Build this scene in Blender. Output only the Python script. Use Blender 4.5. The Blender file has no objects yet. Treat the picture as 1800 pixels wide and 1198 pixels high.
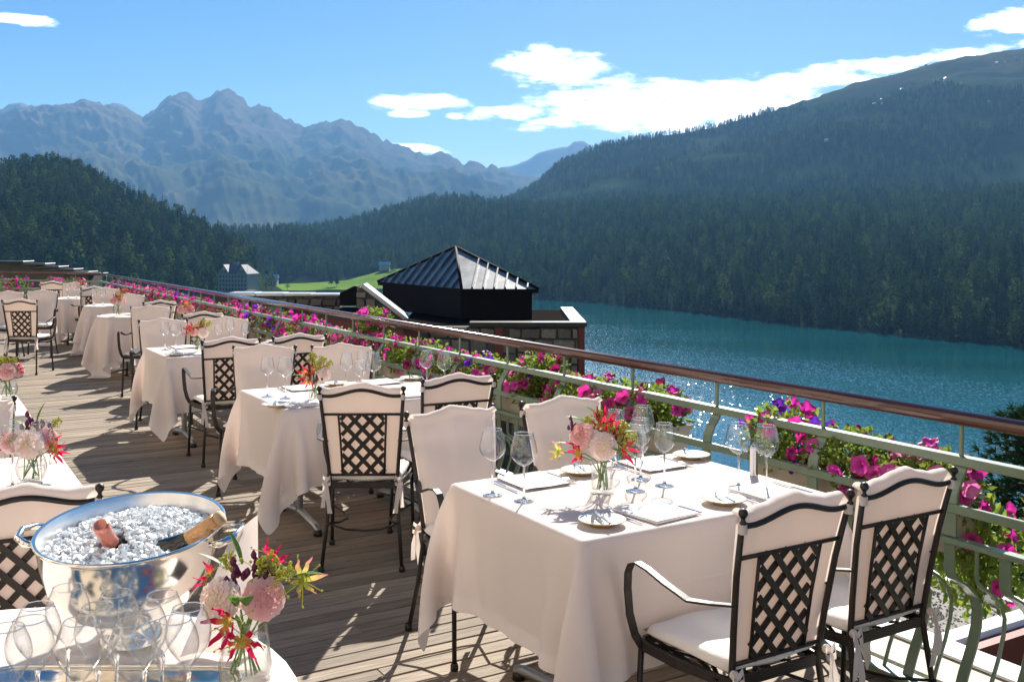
import bpy, bmesh, math, random
import numpy as np
from mathutils import Vector, Matrix, noise as mnoise

# ------------------------------------------------------------------ camera, sky, sun, exposure
S = bpy.context.scene
COL = S.collection
EYE = 1.68                      # eye height above the wooden deck
TH = math.atan(1070 / 1800)     # the terrace runs this far to the left of the view axis
CT, ST = math.cos(TH), math.sin(TH)
SUN_AZ, SUN_EL = math.radians(11), math.radians(36)

cam_data = bpy.data.cameras.new('camera')
cam = bpy.data.objects.new('camera', cam_data)
COL.objects.link(cam)
cam.location = (0, 0, EYE)
cam.rotation_euler = (math.pi / 2, 0, 0)
cam_data.sensor_width = 36
cam_data.lens = 36
cam_data.shift_y = -176 / 1800
cam_data.clip_start = 0.05
cam_data.clip_end = 60000
S.camera = cam

S.view_settings.view_transform = 'Standard'
S.view_settings.look = 'None'
S.view_settings.exposure = 1.3
S.view_settings.gamma = 1.0
S.view_settings.use_curve_mapping = False
S.cycles.transparent_max_bounces = 48
S.cycles.max_bounces = 8
S.cycles.diffuse_bounces = 4
S.cycles.glossy_bounces = 4
S.cycles.volume_bounces = 0
S.cycles.sample_clamp_indirect = 6
S.cycles.use_denoising = True

world = bpy.data.worlds.new('World')
S.world = world
world.use_nodes = True


class NT:
    """small helper to wire shader nodes"""
    def __init__(self, tree):
        self.t = tree
        tree.nodes.clear()

    def n(self, kind, **kw):
        nd = self.t.nodes.new(kind)
        for k, v in kw.items():
            setattr(nd, k, v)
        return nd

    def set(self, sock, v):
        if hasattr(v, 'is_linked') or isinstance(v, bpy.types.NodeSocket):
            self.t.links.new(v, sock)
        else:
            sock.default_value = v

    def math(self, op, a, b=None, c=None, clamp=False):
        nd = self.n('ShaderNodeMath', operation=op)
        nd.use_clamp = clamp
        self.set(nd.inputs[0], a)
        if b is not None:
            self.set(nd.inputs[1], b)
        if c is not None:
            self.set(nd.inputs[2], c)
        return nd.outputs[0]

    def mix(self, f, a, b):
        nd = self.n('ShaderNodeMix', data_type='RGBA')
        self.set(nd.inputs[0], f)
        self.set(nd.inputs[6], a)
        self.set(nd.inputs[7], b)
        return nd.outputs[2]

    def noise(self, vec, scale, detail=3.0, rough=0.5, out='Fac'):
        nd = self.n('ShaderNodeTexNoise')
        if vec is not None:
            self.set(nd.inputs['Vector'], vec)
        nd.inputs['Scale'].default_value = scale
        nd.inputs['Detail'].default_value = detail
        nd.inputs['Roughness'].default_value = rough
        return nd.outputs[out]

    def ramp(self, f, stops):
        nd = self.n('ShaderNodeValToRGB')
        self.set(nd.inputs[0], f)
        el = nd.color_ramp.elements
        while len(el) < len(stops):
            el.new(0.5)
        for e, (p, c) in zip(el, stops):
            e.position = p
            e.color = (*c, 1) if len(c) == 3 else c
        return nd.outputs[0]

    def mapping(self, vec, scale=(1, 1, 1), rot=(0, 0, 0)):
        nd = self.n('ShaderNodeMapping')
        self.set(nd.inputs[0], vec)
        nd.inputs['Scale'].default_value = scale
        nd.inputs['Rotation'].default_value = rot
        return nd.outputs[0]


def build_world():
    w = NT(world.node_tree)
    sky = w.n('ShaderNodeTexSky', sky_type='NISHITA')
    sky.sun_disc = False
    sky.sun_elevation = SUN_EL
    sky.sun_rotation = SUN_AZ
    sky.altitude = 1800
    sky.air_density = 1.0
    sky.dust_density = 0.8
    sky.ozone_density = 2.2
    # clouds: banks at fixed directions, broken up by noise
    tc = w.n('ShaderNodeTexCoord')
    sep = w.n('ShaderNodeSeparateXYZ')
    w.set(sep.inputs[0], tc.outputs['Generated'])
    y = w.math('MAXIMUM', sep.outputs[1], 0.05)
    a = w.math('DIVIDE', sep.outputs[0], y)
    e = w.math('DIVIDE', sep.outputs[2], y)
    comb = w.n('ShaderNodeCombineXYZ')
    w.set(comb.inputs[0], w.math('MULTIPLY', a, 9.0))
    w.set(comb.inputs[1], w.math('MULTIPLY', e, 30.0))
    n1 = w.math('SUBTRACT', w.noise(comb.outputs[0], 2.4, 7, 0.62), 0.5)
    n0 = w.math('SUBTRACT', w.noise(comb.outputs[0], 0.7, 3, 0.5), 0.5)
    spec = [(975, 118, 78, 27, 0.0), (1105, 183, 135, 38, 0.0), (1240, 172, 180, 27, -0.08), (1420, 142, 235, 17, -0.16),
            (1620, 107, 210, 10, -0.16), (1170, 207, 190, 21, -0.03), (1330, 193, 140, 12, -0.08), (735, 180, 70, 13, 0.0), (890, 201, 62, 11, -0.03),
            (720, 199, 30, 6, 0.0), (45, 35, 60, 8, 0.15), (1785, 38, 55, 17, -0.12), (742, 262, 42, 7, 0.1),
            (800, 204, 14, 5, 0.0)]
    dens = None
    for cx, cy, rx, ry, sl in spec:
        a0, e0, ra, re = (cx - 900) / 1800, (423 - cy) / 1800, rx / 1800, ry / 1800
        da = w.math('SUBTRACT', a, a0)
        de = w.math('ADD', w.math('SUBTRACT', e, e0), w.math('MULTIPLY', da, sl))
        u = w.math('POWER', w.math('ABSOLUTE', w.math('DIVIDE', da, ra)), 2.0)
        v = w.math('POWER', w.math('ABSOLUTE', w.math('DIVIDE', de, re)), 2.0)
        d = w.math('SUBTRACT', 1.0, w.math('ADD', u, v))
        dens = d if dens is None else w.math('MAXIMUM', dens, d)
    dens = w.math('MAXIMUM', dens, -3.0)
    dens = w.math('ADD', dens, w.math('ADD', w.math('MULTIPLY', n1, 7.5), w.math('MULTIPLY', n0, 2.0)))
    mr = w.n('ShaderNodeMapRange', interpolation_type='SMOOTHSTEP')
    w.set(mr.inputs[0], dens)
    mr.inputs[1].default_value = -1.1
    mr.inputs[2].default_value = 2.3
    front = w.math('GREATER_THAN', sep.outputs[1], 0.05)
    fac = w.math('MULTIPLY', mr.outputs[0], front)
    hs = w.n('ShaderNodeHueSaturation')
    hs.inputs['Saturation'].default_value = 1.34
    hs.inputs['Value'].default_value = 0.92
    w.set(hs.inputs['Color'], sky.outputs[0])
    colr = w.mix(fac, hs.outputs[0], (46, 46, 47, 1))
    bg = w.n('ShaderNodeBackground')
    w.set(bg.inputs[0], colr)
    bg.inputs[1].default_value = SKY_STRENGTH
    out = w.n('ShaderNodeOutputWorld')
    w.set(out.inputs[0], bg.outputs[0])


SKY_STRENGTH = 0.05
HAZE = 6.8e-5
WAVE_TILT = 0.42
SUN_STRENGTH = 5.0
build_world()

sun_data = bpy.data.lights.new('sun', 'SUN')
sun_data.energy = SUN_STRENGTH
sun_data.angle = math.radians(0.5)
sun_data.color = (1.0, 0.95, 0.87)
sun = bpy.data.objects.new('sun', sun_data)
COL.objects.link(sun)
sun_dir = Vector((math.sin(SUN_AZ) * math.cos(SUN_EL), math.cos(SUN_AZ) * math.cos(SUN_EL), math.sin(SUN_EL)))
sun.rotation_euler = sun_dir.to_track_quat('Z', 'Y').to_euler()
sun.location = (0, 0, 40)

# ------------------------------------------------------------------ helpers
PI = math.pi
V = Vector


def W(d, s, z=0.0):
    """terrace frame (d metres towards the railing, s metres along it) to world"""
    return V((CT * d - ST * s, ST * d + CT * s, z))


def at(px, py, z):
    """world point at height z seen at that place of the photograph"""
    y = 1800 * (EYE - z) / (py - 423)
    return V(((px - 900) * y / 1800, y, z))


def far(px, py, y):
    """world point y metres ahead seen at that place of the photograph"""
    return V(((px - 900) * y / 1800, y, EYE - (py - 423) * y / 1800))


class MB:
    def __init__(self):
        self.v, self.f = [], []

    def add(self, vs, fs):
        o = len(self.v)
        self.v += [tuple(x) for x in vs]
        self.f += [tuple(i + o for i in q) for q in fs]
        return self

    def box(self, a, b, m=None):
        x0, y0, z0 = a
        x1, y1, z1 = b
        vs = [V(p) for p in ((x0, y0, z0), (x1, y0, z0), (x1, y1, z0), (x0, y1, z0), (x0, y0, z1), (x1, y0, z1), (x1, y1, z1), (x0, y1, z1))]
        if m is not None:
            vs = [m @ p for p in vs]
        return self.add(vs, [(0, 3, 2, 1), (4, 5, 6, 7), (0, 1, 5, 4), (1, 2, 6, 5), (2, 3, 7, 6), (3, 0, 4, 7)])

    def tube(self, path, r, n=8, cap=True, ell=None, up=None):
        """swept tube; r may be a list; ell=(a,b) sweeps a rectangle a wide (along up x t) and b thick"""
        P = [V(p) for p in path]
        k = len(P)
        R = r if isinstance(r, (list, tuple)) else [r] * k
        prev = None
        vs = []
        for i, p in enumerate(P):
            t = (P[min(i + 1, k - 1)] - P[max(i - 1, 0)]).normalized()
            if up is not None:
                s = V(up) - t * V(up).dot(t)
                if s.length < 1e-5:
                    s = t.orthogonal()
                s.normalize()
            elif prev is None:
                s = t.orthogonal().normalized()
            else:
                s = prev - t * prev.dot(t)
                s = s.normalized() if s.length > 1e-6 else t.orthogonal().normalized()
            prev = s
            b = t.cross(s)
            if ell:
                for (u, w) in ((-.5, -.5), (.5, -.5), (.5, .5), (-.5, .5)):
                    vs.append(p + s * (u * ell[0]) + b * (w * ell[1]))
            else:
                for j in range(n):
                    a = 2 * PI * j / n
                    vs.append(p + (s * math.cos(a) + b * math.sin(a)) * R[i])
        m = 4 if ell else n
        fs = []
        for i in range(k - 1):
            for j in range(m):
                fs.append((i * m + j, i * m + (j + 1) % m, (i + 1) * m + (j + 1) % m, (i + 1) * m + j))
        if cap:
            fs.append(tuple(range(m - 1, -1, -1)))
            fs.append(tuple((k - 1) * m + j for j in range(m)))
        return self.add(vs, fs)

    def lathe(self, prof, n=24, c=(0, 0, 0), sx=1.0, sy=1.0):
        vs, fs = [], []
        for (r, z) in prof:
            for j in range(n):
                a = 2 * PI * j / n
                vs.append((c[0] + r * sx * math.cos(a), c[1] + r * sy * math.sin(a), c[2] + z))
        for i in range(len(prof) - 1):
            for j in range(n):
                fs.append((i * n + j, i * n + (j + 1) % n, (i + 1) * n + (j + 1) % n, (i + 1) * n + j))
        return self.add(vs, fs)

    def ball(self, c, r, n=10, m=6):
        prof = [(max(1e-4, math.sin(PI * i / m)) * r, -math.cos(PI * i / m) * r) for i in range(m + 1)]
        return self.lathe(prof, n, c)

    def ribbon(self, path, width, side, thick=0.0):
        P = [V(p) for p in path]
        wd = width if isinstance(width, (list, tuple)) else [width] * len(P)
        sd = side if isinstance(side, list) else [side] * len(P)
        vs, fs = [], []
        for p, q, s in zip(P, wd, sd):
            s = V(s).normalized()
            vs += [p - s * q / 2, p + s * q / 2]
        for i in range(len(P) - 1):
            fs.append((2 * i, 2 * i + 1, 2 * i + 3, 2 * i + 2))
        return self.add(vs, fs)

    def mesh(self, name, mat=None, smooth=False, merge=False):
        me = bpy.data.meshes.new(name)
        me.from_pydata(self.v, [], self.f)
        if mat:
            me.materials.append(mat)
        if merge:
            bm = bmesh.new()
            bm.from_mesh(me)
            bmesh.ops.remove_doubles(bm, verts=bm.verts, dist=1e-5)
            bmesh.ops.recalc_face_normals(bm, faces=bm.faces)
            bm.to_mesh(me)
            bm.free()
        if smooth:
            me.polygons.foreach_set('use_smooth', [True] * len(me.polygons))
        me.update()
        return me


def obj(name, mesh, parent=None, loc=(0, 0, 0), rot=(0, 0, 0), scale=None, label=None, kind=None):
    o = bpy.data.objects.new(name, mesh)
    COL.objects.link(o)
    o.location = loc
    o.rotation_euler = rot
    if scale is not None:
        o.scale = scale if hasattr(scale, '__len__') else (scale,) * 3
    if parent is not None:
        o.parent = parent
    if label:
        o['label'] = label
    if kind:
        o['kind'] = kind
    return o


def tag(o, label, cat, group=None):
    o['label'] = label
    o['category'] = cat
    if group:
        o['group'] = group
    return o


def thing(name, label, cat, loc=(0, 0, 0), rz=0.0, group=None):
    o = obj(name, None, None, loc, (0, 0, rz))
    o.empty_display_size = 0.1
    return tag(o, label, cat, group)


def kids(o):
    return [c for c in o.children]


def dup(o, loc=None, rz=None, label=None, parent=None, group=None):
    c = o.copy()
    COL.objects.link(c)
    if parent is not None:
        c.parent = parent
    if loc is not None:
        c.location = loc
    if rz is not None:
        c.rotation_euler = (0, 0, rz)
    if label:
        c['label'] = label
    if group:
        c['group'] = group
    for k in list(o.children):
        dup(k, parent=c)
    return c


def bevel(me, w=0.002, seg=1):
    bm = bmesh.new()
    bm.from_mesh(me)
    es = [e for e in bm.edges if len(e.link_faces) == 2 and e.calc_face_angle(0) > 0.6]
    bmesh.ops.bevel(bm, geom=es, offset=w, segments=seg, affect='EDGES', profile=0.6)
    bm.to_mesh(me)
    bm.free()
    return me


# ------------------------------------------------------------------ materials
def new_mat(name):
    m = bpy.data.materials.new(name)
    m.use_nodes = True
    return m, NT(m.node_tree)


def out(w, sh, vol=None):
    o = w.n('ShaderNodeOutputMaterial')
    w.set(o.inputs[0], sh)


def mat(name, col, rough=0.6, metal=0.0, var=0.15, scale=8.0, bump=0.0, bscale=60.0, rnd=0.0, spec=0.5, stretch=(1, 1, 1), world=False, col2=None, coat=0.0):
    m, w = new_mat(name)
    if world:
        vec = w.n('ShaderNodeNewGeometry').outputs['Position']
    else:
        vec = w.n('ShaderNodeTexCoord').outputs['Object']
    if stretch != (1, 1, 1):
        vec = w.mapping(vec, stretch)
    f = w.noise(vec, scale, 5, 0.6)
    c2 = col2 if col2 else tuple(min(1, c * (1 + var)) for c in col)
    c1 = col if col2 else tuple(c * (1 - var) for c in col)
    c = w.ramp(f, [(0.3, c1), (0.7, c2)])
    if rnd:
        oi = w.n('ShaderNodeObjectInfo')
        hs = w.n('ShaderNodeHueSaturation')
        w.set(hs.inputs['Color'], c)
        w.set(hs.inputs['Value'], w.math('MULTIPLY_ADD', oi.outputs['Random'], rnd * 2, 1 - rnd))
        c = hs.outputs[0]
    p = w.n('ShaderNodeBsdfPrincipled')
    w.set(p.inputs['Base Color'], c)
    p.inputs['Roughness'].default_value = rough
    p.inputs['Metallic'].default_value = metal
    p.inputs['Specular IOR Level'].default_value = spec
    p.inputs['Coat Weight'].default_value = coat
    if bump:
        b = w.n('ShaderNodeBump')
        b.inputs['Strength'].default_value = bump
        b.inputs['Distance'].default_value = 0.01
        w.set(b.inputs['Height'], w.noise(vec, bscale, 4, 0.6))
        w.set(p.inputs['Normal'], b.outputs[0])
    out(w, p.outputs[0])
    return m


def leafy(name, stops, trans=0.4, rnd=0.0, scale=12.0, hue=0.0, rough=0.6, world=False, gloss=0.04):
    """thin leaf, petal or cloth: diffuse plus light that passes through"""
    m, w = new_mat(name)
    tc = w.n('ShaderNodeTexCoord')
    vec = w.n('ShaderNodeNewGeometry').outputs['Position'] if world else tc.outputs['Object']
    c = w.ramp(w.noise(vec, scale, 3, 0.6), stops)
    if rnd or hue:
        oi = w.n('ShaderNodeObjectInfo')
        hs = w.n('ShaderNodeHueSaturation')
        w.set(hs.inputs['Color'], c)
        w.set(hs.inputs['Value'], w.math('MULTIPLY_ADD', oi.outputs['Random'], rnd * 2, 1 - rnd))
        if hue:
            w.set(hs.inputs['Hue'], w.math('MULTIPLY_ADD', oi.outputs['Random'], -hue * 2, 0.5 + hue))
        c = hs.outputs[0]
    d = w.n('ShaderNodeBsdfDiffuse')
    t = w.n('ShaderNodeBsdfTranslucent')
    w.set(d.inputs[0], c)
    w.set(t.inputs[0], c)
    mx = w.n('ShaderNodeMixShader')
    mx.inputs[0].default_value = trans
    w.set(mx.inputs[1], d.outputs[0])
    w.set(mx.inputs[2], t.outputs[0])
    res = mx.outputs[0]
    if gloss:
        g = w.n('ShaderNodeBsdfGlossy')
        g.inputs['Roughness'].default_value = 0.45
        m2 = w.n('ShaderNodeMixShader')
        m2.inputs[0].default_value = gloss
        w.set(m2.inputs[1], res)
        w.set(m2.inputs[2], g.outputs[0])
        res = m2.outputs[0]
    out(w, res)
    return m


def cloth_mat(name, col, trans, hem=False, weave=900.0):
    m, w = new_mat(name)
    tc = w.n('ShaderNodeTexCoord')
    n = w.noise(tc.outputs['Object'], 3.0, 4, 0.6)
    c = w.mix(n, (*[x * 0.95 for x in col], 1), (*[min(1, x * 1.04) for x in col], 1))
    d = w.n('ShaderNodeBsdfDiffuse')
    d.inputs['Roughness'].default_value = 0.0
    t = w.n('ShaderNodeBsdfTranslucent')
    w.set(d.inputs[0], c)
    w.set(t.inputs[0], (col[0], col[1] * 0.93, col[2] * 0.87, 1))
    b = w.n('ShaderNodeBump')
    b.inputs['Strength'].default_value = 0.25
    b.inputs['Distance'].default_value = 0.012
    w.set(b.inputs['Height'], w.noise(w.mapping(tc.outputs['Object'], (1, 1, 0.45)), 9.0, 5, 0.6))
    w.set(d.inputs['Normal'], b.outputs[0])
    mx = w.n('ShaderNodeMixShader')
    mx.inputs[0].default_value = trans
    if hem:
        # ironed-in fold lines run with the weave
        fv = w.n('ShaderNodeUVMap', uv_map='fold')
        fs = w.n('ShaderNodeSeparateXYZ')
        w.set(fs.inputs[0], fv.outputs[0])
        lines = None
        for ax in (0, 1):
            tri = w.math('MULTIPLY', w.math('ABSOLUTE', w.math('SUBTRACT', w.math('FRACT', w.math('DIVIDE', fs.outputs[ax], 0.31)), 0.5)), 2.0)
            sm = w.n('ShaderNodeMapRange', interpolation_type='SMOOTHSTEP')
            w.set(sm.inputs[0], tri)
            sm.inputs[1].default_value, sm.inputs[2].default_value = 0.93, 1.0
            lines = sm.outputs[0] if lines is None else w.math('ADD', lines, sm.outputs[0])
        fine = w.noise(tc.outputs['Object'], 55.0, 3, 0.6)
        base = w.noise(w.mapping(tc.outputs['Object'], (1, 1, 0.45)), 9.0, 5, 0.6)
        w.set(b.inputs['Height'], w.math('ADD', w.math('MULTIPLY_ADD', lines, 0.22, base), w.math('MULTIPLY', fine, 0.10)))
        uv = w.n('ShaderNodeUVMap', uv_map='hem')
        sp = w.n('ShaderNodeSeparateXYZ')
        w.set(sp.inputs[0], uv.outputs[0])
        band = w.math('LESS_THAN', sp.outputs[0], 0.055)
        w.set(mx.inputs[0], w.math('MULTIPLY_ADD', band, -trans * 0.35, trans))
    w.set(mx.inputs[1], d.outputs[0])
    w.set(mx.inputs[2], t.outputs[0])
    out(w, mx.outputs[0])
    return m


def glass_mat(name, tint=(0.993, 0.997, 0.997), edge=0.86, gloss=1.0, ior=1.5):
    """thin blown glass: clear in the middle, darker and shinier towards the edges"""
    m, w = new_mat(name)
    lw = w.n('ShaderNodeLayerWeight')
    lw.inputs[0].default_value = 0.5
    c = w.mix(w.math('POWER', lw.outputs['Facing'], 3.0), (*tint, 1), (tint[0] * edge, tint[1] * edge, tint[2] * edge, 1))
    t = w.n('ShaderNodeBsdfTransparent')
    w.set(t.inputs[0], c)
    g = w.n('ShaderNodeBsdfGlossy')
    g.inputs['Roughness'].default_value = 0.03
    f5 = w.math('POWER', lw.outputs['Facing'], 4.0)
    r0 = ((ior - 1) / (ior + 1)) ** 2
    mx = w.n('ShaderNodeMixShader')
    w.set(mx.inputs[0], w.math('MULTIPLY', w.math('MULTIPLY_ADD', f5, 0.7, r0), gloss, clamp=True))
    w.set(mx.inputs[1], t.outputs[0])
    w.set(mx.inputs[2], g.outputs[0])
    g2 = w.n('ShaderNodeBsdfGlossy')
    g2.inputs['Roughness'].default_value = 0.22
    m2 = w.n('ShaderNodeMixShader')
    w.set(m2.inputs[0], w.math('MULTIPLY_ADD', f5, 0.10, 0.018))
    w.set(m2.inputs[1], mx.outputs[0])
    w.set(m2.inputs[2], g2.outputs[0])
    out(w, m2.outputs[0])
    return m


def solid_glass(name):
    m, w = new_mat(name)
    g = w.n('ShaderNodeBsdfGlass')
    g.inputs['IOR'].default_value = 1.5
    g.inputs['Roughness'].default_value = 0.0
    out(w, g.outputs[0])
    return m


def needle_mat(name, dark, light, trans, hue):
    # colour differs from tree to tree and from stand to stand across the slope
    m, w = new_mat(name)
    pos = w.n('ShaderNodeNewGeometry').outputs['Position']
    oi = w.n('ShaderNodeObjectInfo')
    stand = w.noise(pos, 0.011, 4, 0.65)
    f = w.math('ADD', w.math('MULTIPLY', stand, 0.9), w.math('MULTIPLY', w.math('SUBTRACT', oi.outputs['Random'], 0.5), 0.75))
    c = w.ramp(f, [(0.15, dark), (0.75, light)])
    hs = w.n('ShaderNodeHueSaturation')
    w.set(hs.inputs['Color'], c)
    w.set(hs.inputs['Hue'], w.math('MULTIPLY_ADD', oi.outputs['Random'], -hue * 2, 0.5 + hue))
    w.set(hs.inputs['Value'], w.math('MULTIPLY_ADD', w.noise(pos, 0.5, 2, 0.6), 1.0, 0.5))
    d, t = w.n('ShaderNodeBsdfDiffuse'), w.n('ShaderNodeBsdfTranslucent')
    w.set(d.inputs[0], hs.outputs[0])
    w.set(t.inputs[0], hs.outputs[0])
    mx = w.n('ShaderNodeMixShader')
    mx.inputs[0].default_value = trans
    w.set(mx.inputs[1], d.outputs[0])
    w.set(mx.inputs[2], t.outputs[0])
    out(w, mx.outputs[0])
    return m


def wood_deck_mat():
    m, w = new_mat('weathered_deck_wood')
    tc = w.n('ShaderNodeTexCoord')
    oi = w.n('ShaderNodeObjectInfo')
    off = w.n('ShaderNodeVectorMath', operation='ADD')
    w.set(off.inputs[0], tc.outputs['Object'])
    cx = w.n('ShaderNodeCombineXYZ')
    w.set(cx.inputs[0], w.math('MULTIPLY', oi.outputs['Random'], 97.0))
    w.set(cx.inputs[1], w.math('MULTIPLY', oi.outputs['Random'], 31.0))
    w.set(off.inputs[1], cx.outputs[0])
    v = w.mapping(off.outputs[0], (2.2, 42.0, 20.0))
    g = w.noise(v, 1.6, 7, 0.68)
    base = w.ramp(g, [(0.25, (0.10, 0.070, 0.046)), (0.5, (0.245, 0.195, 0.145)), (0.75, (0.42, 0.36, 0.285))])
    big = w.noise(off.outputs[0], 1.7, 3, 0.6)
    base = w.mix(w.math('MULTIPLY', big, 0.55), base, (0.20, 0.155, 0.11, 1))
    vo = w.n('ShaderNodeTexVoronoi')
    w.set(vo.inputs['Vector'], w.mapping(off.outputs[0], (2.1, 9.0, 1.0)))
    vo.inputs['Scale'].default_value = 1.0
    knot = w.math('LESS_THAN', vo.outputs['Distance'], 0.075)
    base = w.mix(w.math('MULTIPLY', knot, 0.6), base, (0.09, 0.06, 0.04, 1))
    hs = w.n('ShaderNodeHueSaturation')
    w.set(hs.inputs['Color'], base)
    w.set(hs.inputs['Value'], w.math('MULTIPLY_ADD', oi.outputs['Random'], 0.5, 0.75))
    p = w.n('ShaderNodeBsdfPrincipled')
    w.set(p.inputs['Base Color'], hs.outputs[0])
    p.inputs['Roughness'].default_value = 0.75
    p.inputs['Specular IOR Level'].default_value = 0.2
    b = w.n('ShaderNodeBump')
    b.inputs['Strength'].default_value = 0.5
    b.inputs['Distance'].default_value = 0.004
    w.set(b.inputs['Height'], g)
    w.set(p.inputs['Normal'], b.outputs[0])
    out(w, p.outputs[0])
    return m


def water_mat():
    m, w = new_mat('lake_water')
    pos = w.n('ShaderNodeNewGeometry').outputs['Position']
    p = w.n('ShaderNodeBsdfPrincipled')
    streak = w.noise(w.mapping(pos, (0.0022, 0.013, 1), (0, 0, 0.25)), 1.0, 4, 0.6)
    w.set(p.inputs['Base Color'], w.ramp(streak, [(0.3, (0.002, 0.046, 0.056)), (0.7, (0.003, 0.078, 0.096))]))
    p.inputs['IOR'].default_value = 1.33
    p.inputs['Roughness'].default_value = 0.05
    h = w.math('ADD', w.math('MULTIPLY', w.noise(w.mapping(pos, (0.9, 1.1, 1)), 1.0, 3, 0.6), 0.5),
               w.math('MULTIPLY', w.noise(w.mapping(pos, (0.12, 0.16, 1)), 1.0, 2, 0.5), 0.9))
    b = w.n('ShaderNodeBump')
    wind = w.n('ShaderNodeMapRange')
    w.set(wind.inputs[0], streak)
    wind.inputs[1].default_value, wind.inputs[2].default_value = 0.35, 0.62
    wind.inputs[3].default_value, wind.inputs[4].default_value = 0.25, 1.0
    # the breeze ruffles the near half of the lake, the far half lies calm under the wood
    spy = w.n('ShaderNodeSeparateXYZ')
    w.set(spy.inputs[0], pos)
    shore = w.n('ShaderNodeMapRange', interpolation_type='SMOOTHSTEP')
    w.set(shore.inputs[0], w.math('ADD', w.math('MULTIPLY_ADD', spy.outputs[0], 0.9, spy.outputs[1]), w.math('MULTIPLY', w.math('SUBTRACT', streak, 0.5), 420.0)))
    shore.inputs[1].default_value, shore.inputs[2].default_value = 480.0, 640.0
    shore.inputs[3].default_value, shore.inputs[4].default_value = 1.0, 0.08
    breeze = w.math('MULTIPLY', wind.outputs[0], shore.outputs[0])
    w.set(b.inputs['Strength'], breeze)
    b.inputs['Distance'].default_value = 0.016
    w.set(b.inputs['Height'], h)
    # wavelets: small facets of the surface; a few steep ones catch the sun
    vo = w.n('ShaderNodeTexVoronoi')
    w.set(vo.inputs['Vector'], w.mapping(pos, (2.4, 0.85, 1)))
    vo.inputs['Scale'].default_value = 1.0
    sp = w.n('ShaderNodeSeparateXYZ')
    w.set(sp.inputs[0], vo.outputs['Color'])
    steep = w.math('MULTIPLY', w.math('GREATER_THAN', sp.outputs[2], 0.72), breeze)
    k = w.n('ShaderNodeCombineXYZ')
    w.set(k.inputs[0], w.math('MULTIPLY', w.math('SUBTRACT', sp.outputs[0], 0.5), w.math('MULTIPLY_ADD', steep, 0.34, 0.03)))
    w.set(k.inputs[1], w.math('SUBTRACT', w.math('MULTIPLY', w.math('SUBTRACT', sp.outputs[1], 0.5), w.math('MULTIPLY_ADD', steep, 0.34, 0.03)), w.math('MULTIPLY', steep, 0.20)))
    k.inputs[2].default_value = 0
    ad = w.n('ShaderNodeVectorMath', operation='ADD')
    w.set(ad.inputs[0], b.outputs[0])
    w.set(ad.inputs[1], k.outputs[0])
    nn = w.n('ShaderNodeVectorMath', operation='NORMALIZE')
    w.set(nn.inputs[0], ad.outputs[0])
    w.set(p.inputs['Normal'], nn.outputs[0])
    out(w, p.outputs[0])
    return m


def land_mat(name, lo, hi, scale, rock=None, zrange=None, patch=None):
    m, w = new_mat(name)
    geo = w.n('ShaderNodeNewGeometry')
    pos = geo.outputs['Position']
    f = w.noise(pos, scale, 9, 0.68)
    c = w.ramp(f, [(0.32, lo), (0.68, hi)])
    if patch:
        f2 = w.noise(pos, scale * 0.23, 4, 0.6)
        c = w.mix(w.ramp(f2, [(0.47, (0, 0, 0)), (0.6, (1, 1, 1))]), c, (*patch, 1))
    if rock:
        sp = w.n('ShaderNodeSeparateXYZ')
        w.set(sp.inputs[0], pos)
        hgt = w.math('ADD', sp.outputs[2], w.math('MULTIPLY', w.math('SUBTRACT', w.noise(pos, scale * 0.6, 6, 0.65), 0.5), (zrange[1] - zrange[0]) * 1.3))
        mr = w.n('ShaderNodeMapRange')
        w.set(mr.inputs[0], hgt)
        mr.inputs[1].default_value, mr.inputs[2].default_value = zrange
        steep = w.n('ShaderNodeSeparateXYZ')
        w.set(steep.inputs[0], geo.outputs['Normal'])
        c = w.mix(mr.outputs[0], c, (*rock, 1))
    d = w.n('ShaderNodeBsdfDiffuse')
    w.set(d.inputs[0], c)
    out(w, d.outputs[0])
    return m


M = {}
M['metal'] = mat('dark_iron', (0.030, 0.024, 0.021), 0.42, 0.35, 0.2, 30, 0.15, 200)
M['cloth'] = cloth_mat('linen_tablecloth', (0.88, 0.815, 0.78), 0.42, hem=True)
M['cover'] = cloth_mat('canvas_chair_cover', (0.82, 0.75, 0.705), 0.35)
M['cushion'] = mat('seat_cushion_canvas', (0.80, 0.75, 0.70), 0.85, 0, 0.05, 6, 0.2, 40, spec=0.1)
M['napkin'] = mat('linen_napkin', (0.82, 0.78, 0.75), 0.85, 0, 0.04, 9, 0.3, 60, spec=0.1)
M['deck'] = wood_deck_mat()
M['felt'] = mat('table_felt', (0.80, 0.76, 0.73), 0.9, 0, 0.03)
M['under'] = mat('dark_void_boards', (0.02, 0.017, 0.015), 1.0, spec=0.0)
M['green'] = mat('sage_green_paint', (0.165, 0.225, 0.15), 0.38, 0, 0.10, 12, 0.08, 60, coat=0.15)
M['handrail'] = mat('varnished_handrail_wood', (0.085, 0.024, 0.014), 0.24, 0, 0.3, 3, 0.03, 40, stretch=(8, 0.8, 8), coat=1.0)
M['planter'] = mat('beige_planter', (0.46, 0.40, 0.31), 0.75, 0, 0.14, 7, 0.2, 80)
M['soil'] = mat('potting_soil', (0.035, 0.025, 0.018), 0.95, 0, 0.3, 60)
M['curb'] = mat('beige_render', (0.50, 0.45, 0.37), 0.8, 0, 0.12, 5, 0.2, 60)
M['white'] = mat('white_sheet_metal', (0.80, 0.80, 0.78), 0.35, 0, 0.05, 4)
M['gravel'] = mat('roof_gravel', (0.17, 0.155, 0.13), 0.9, 0, 0.4, 70, 0.9, 160, col2=(0.42, 0.39, 0.34))
M['red'] = mat('oxide_red_paint', (0.17, 0.032, 0.018), 0.6, 0, 0.15, 3, 0.1, 40)
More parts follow.
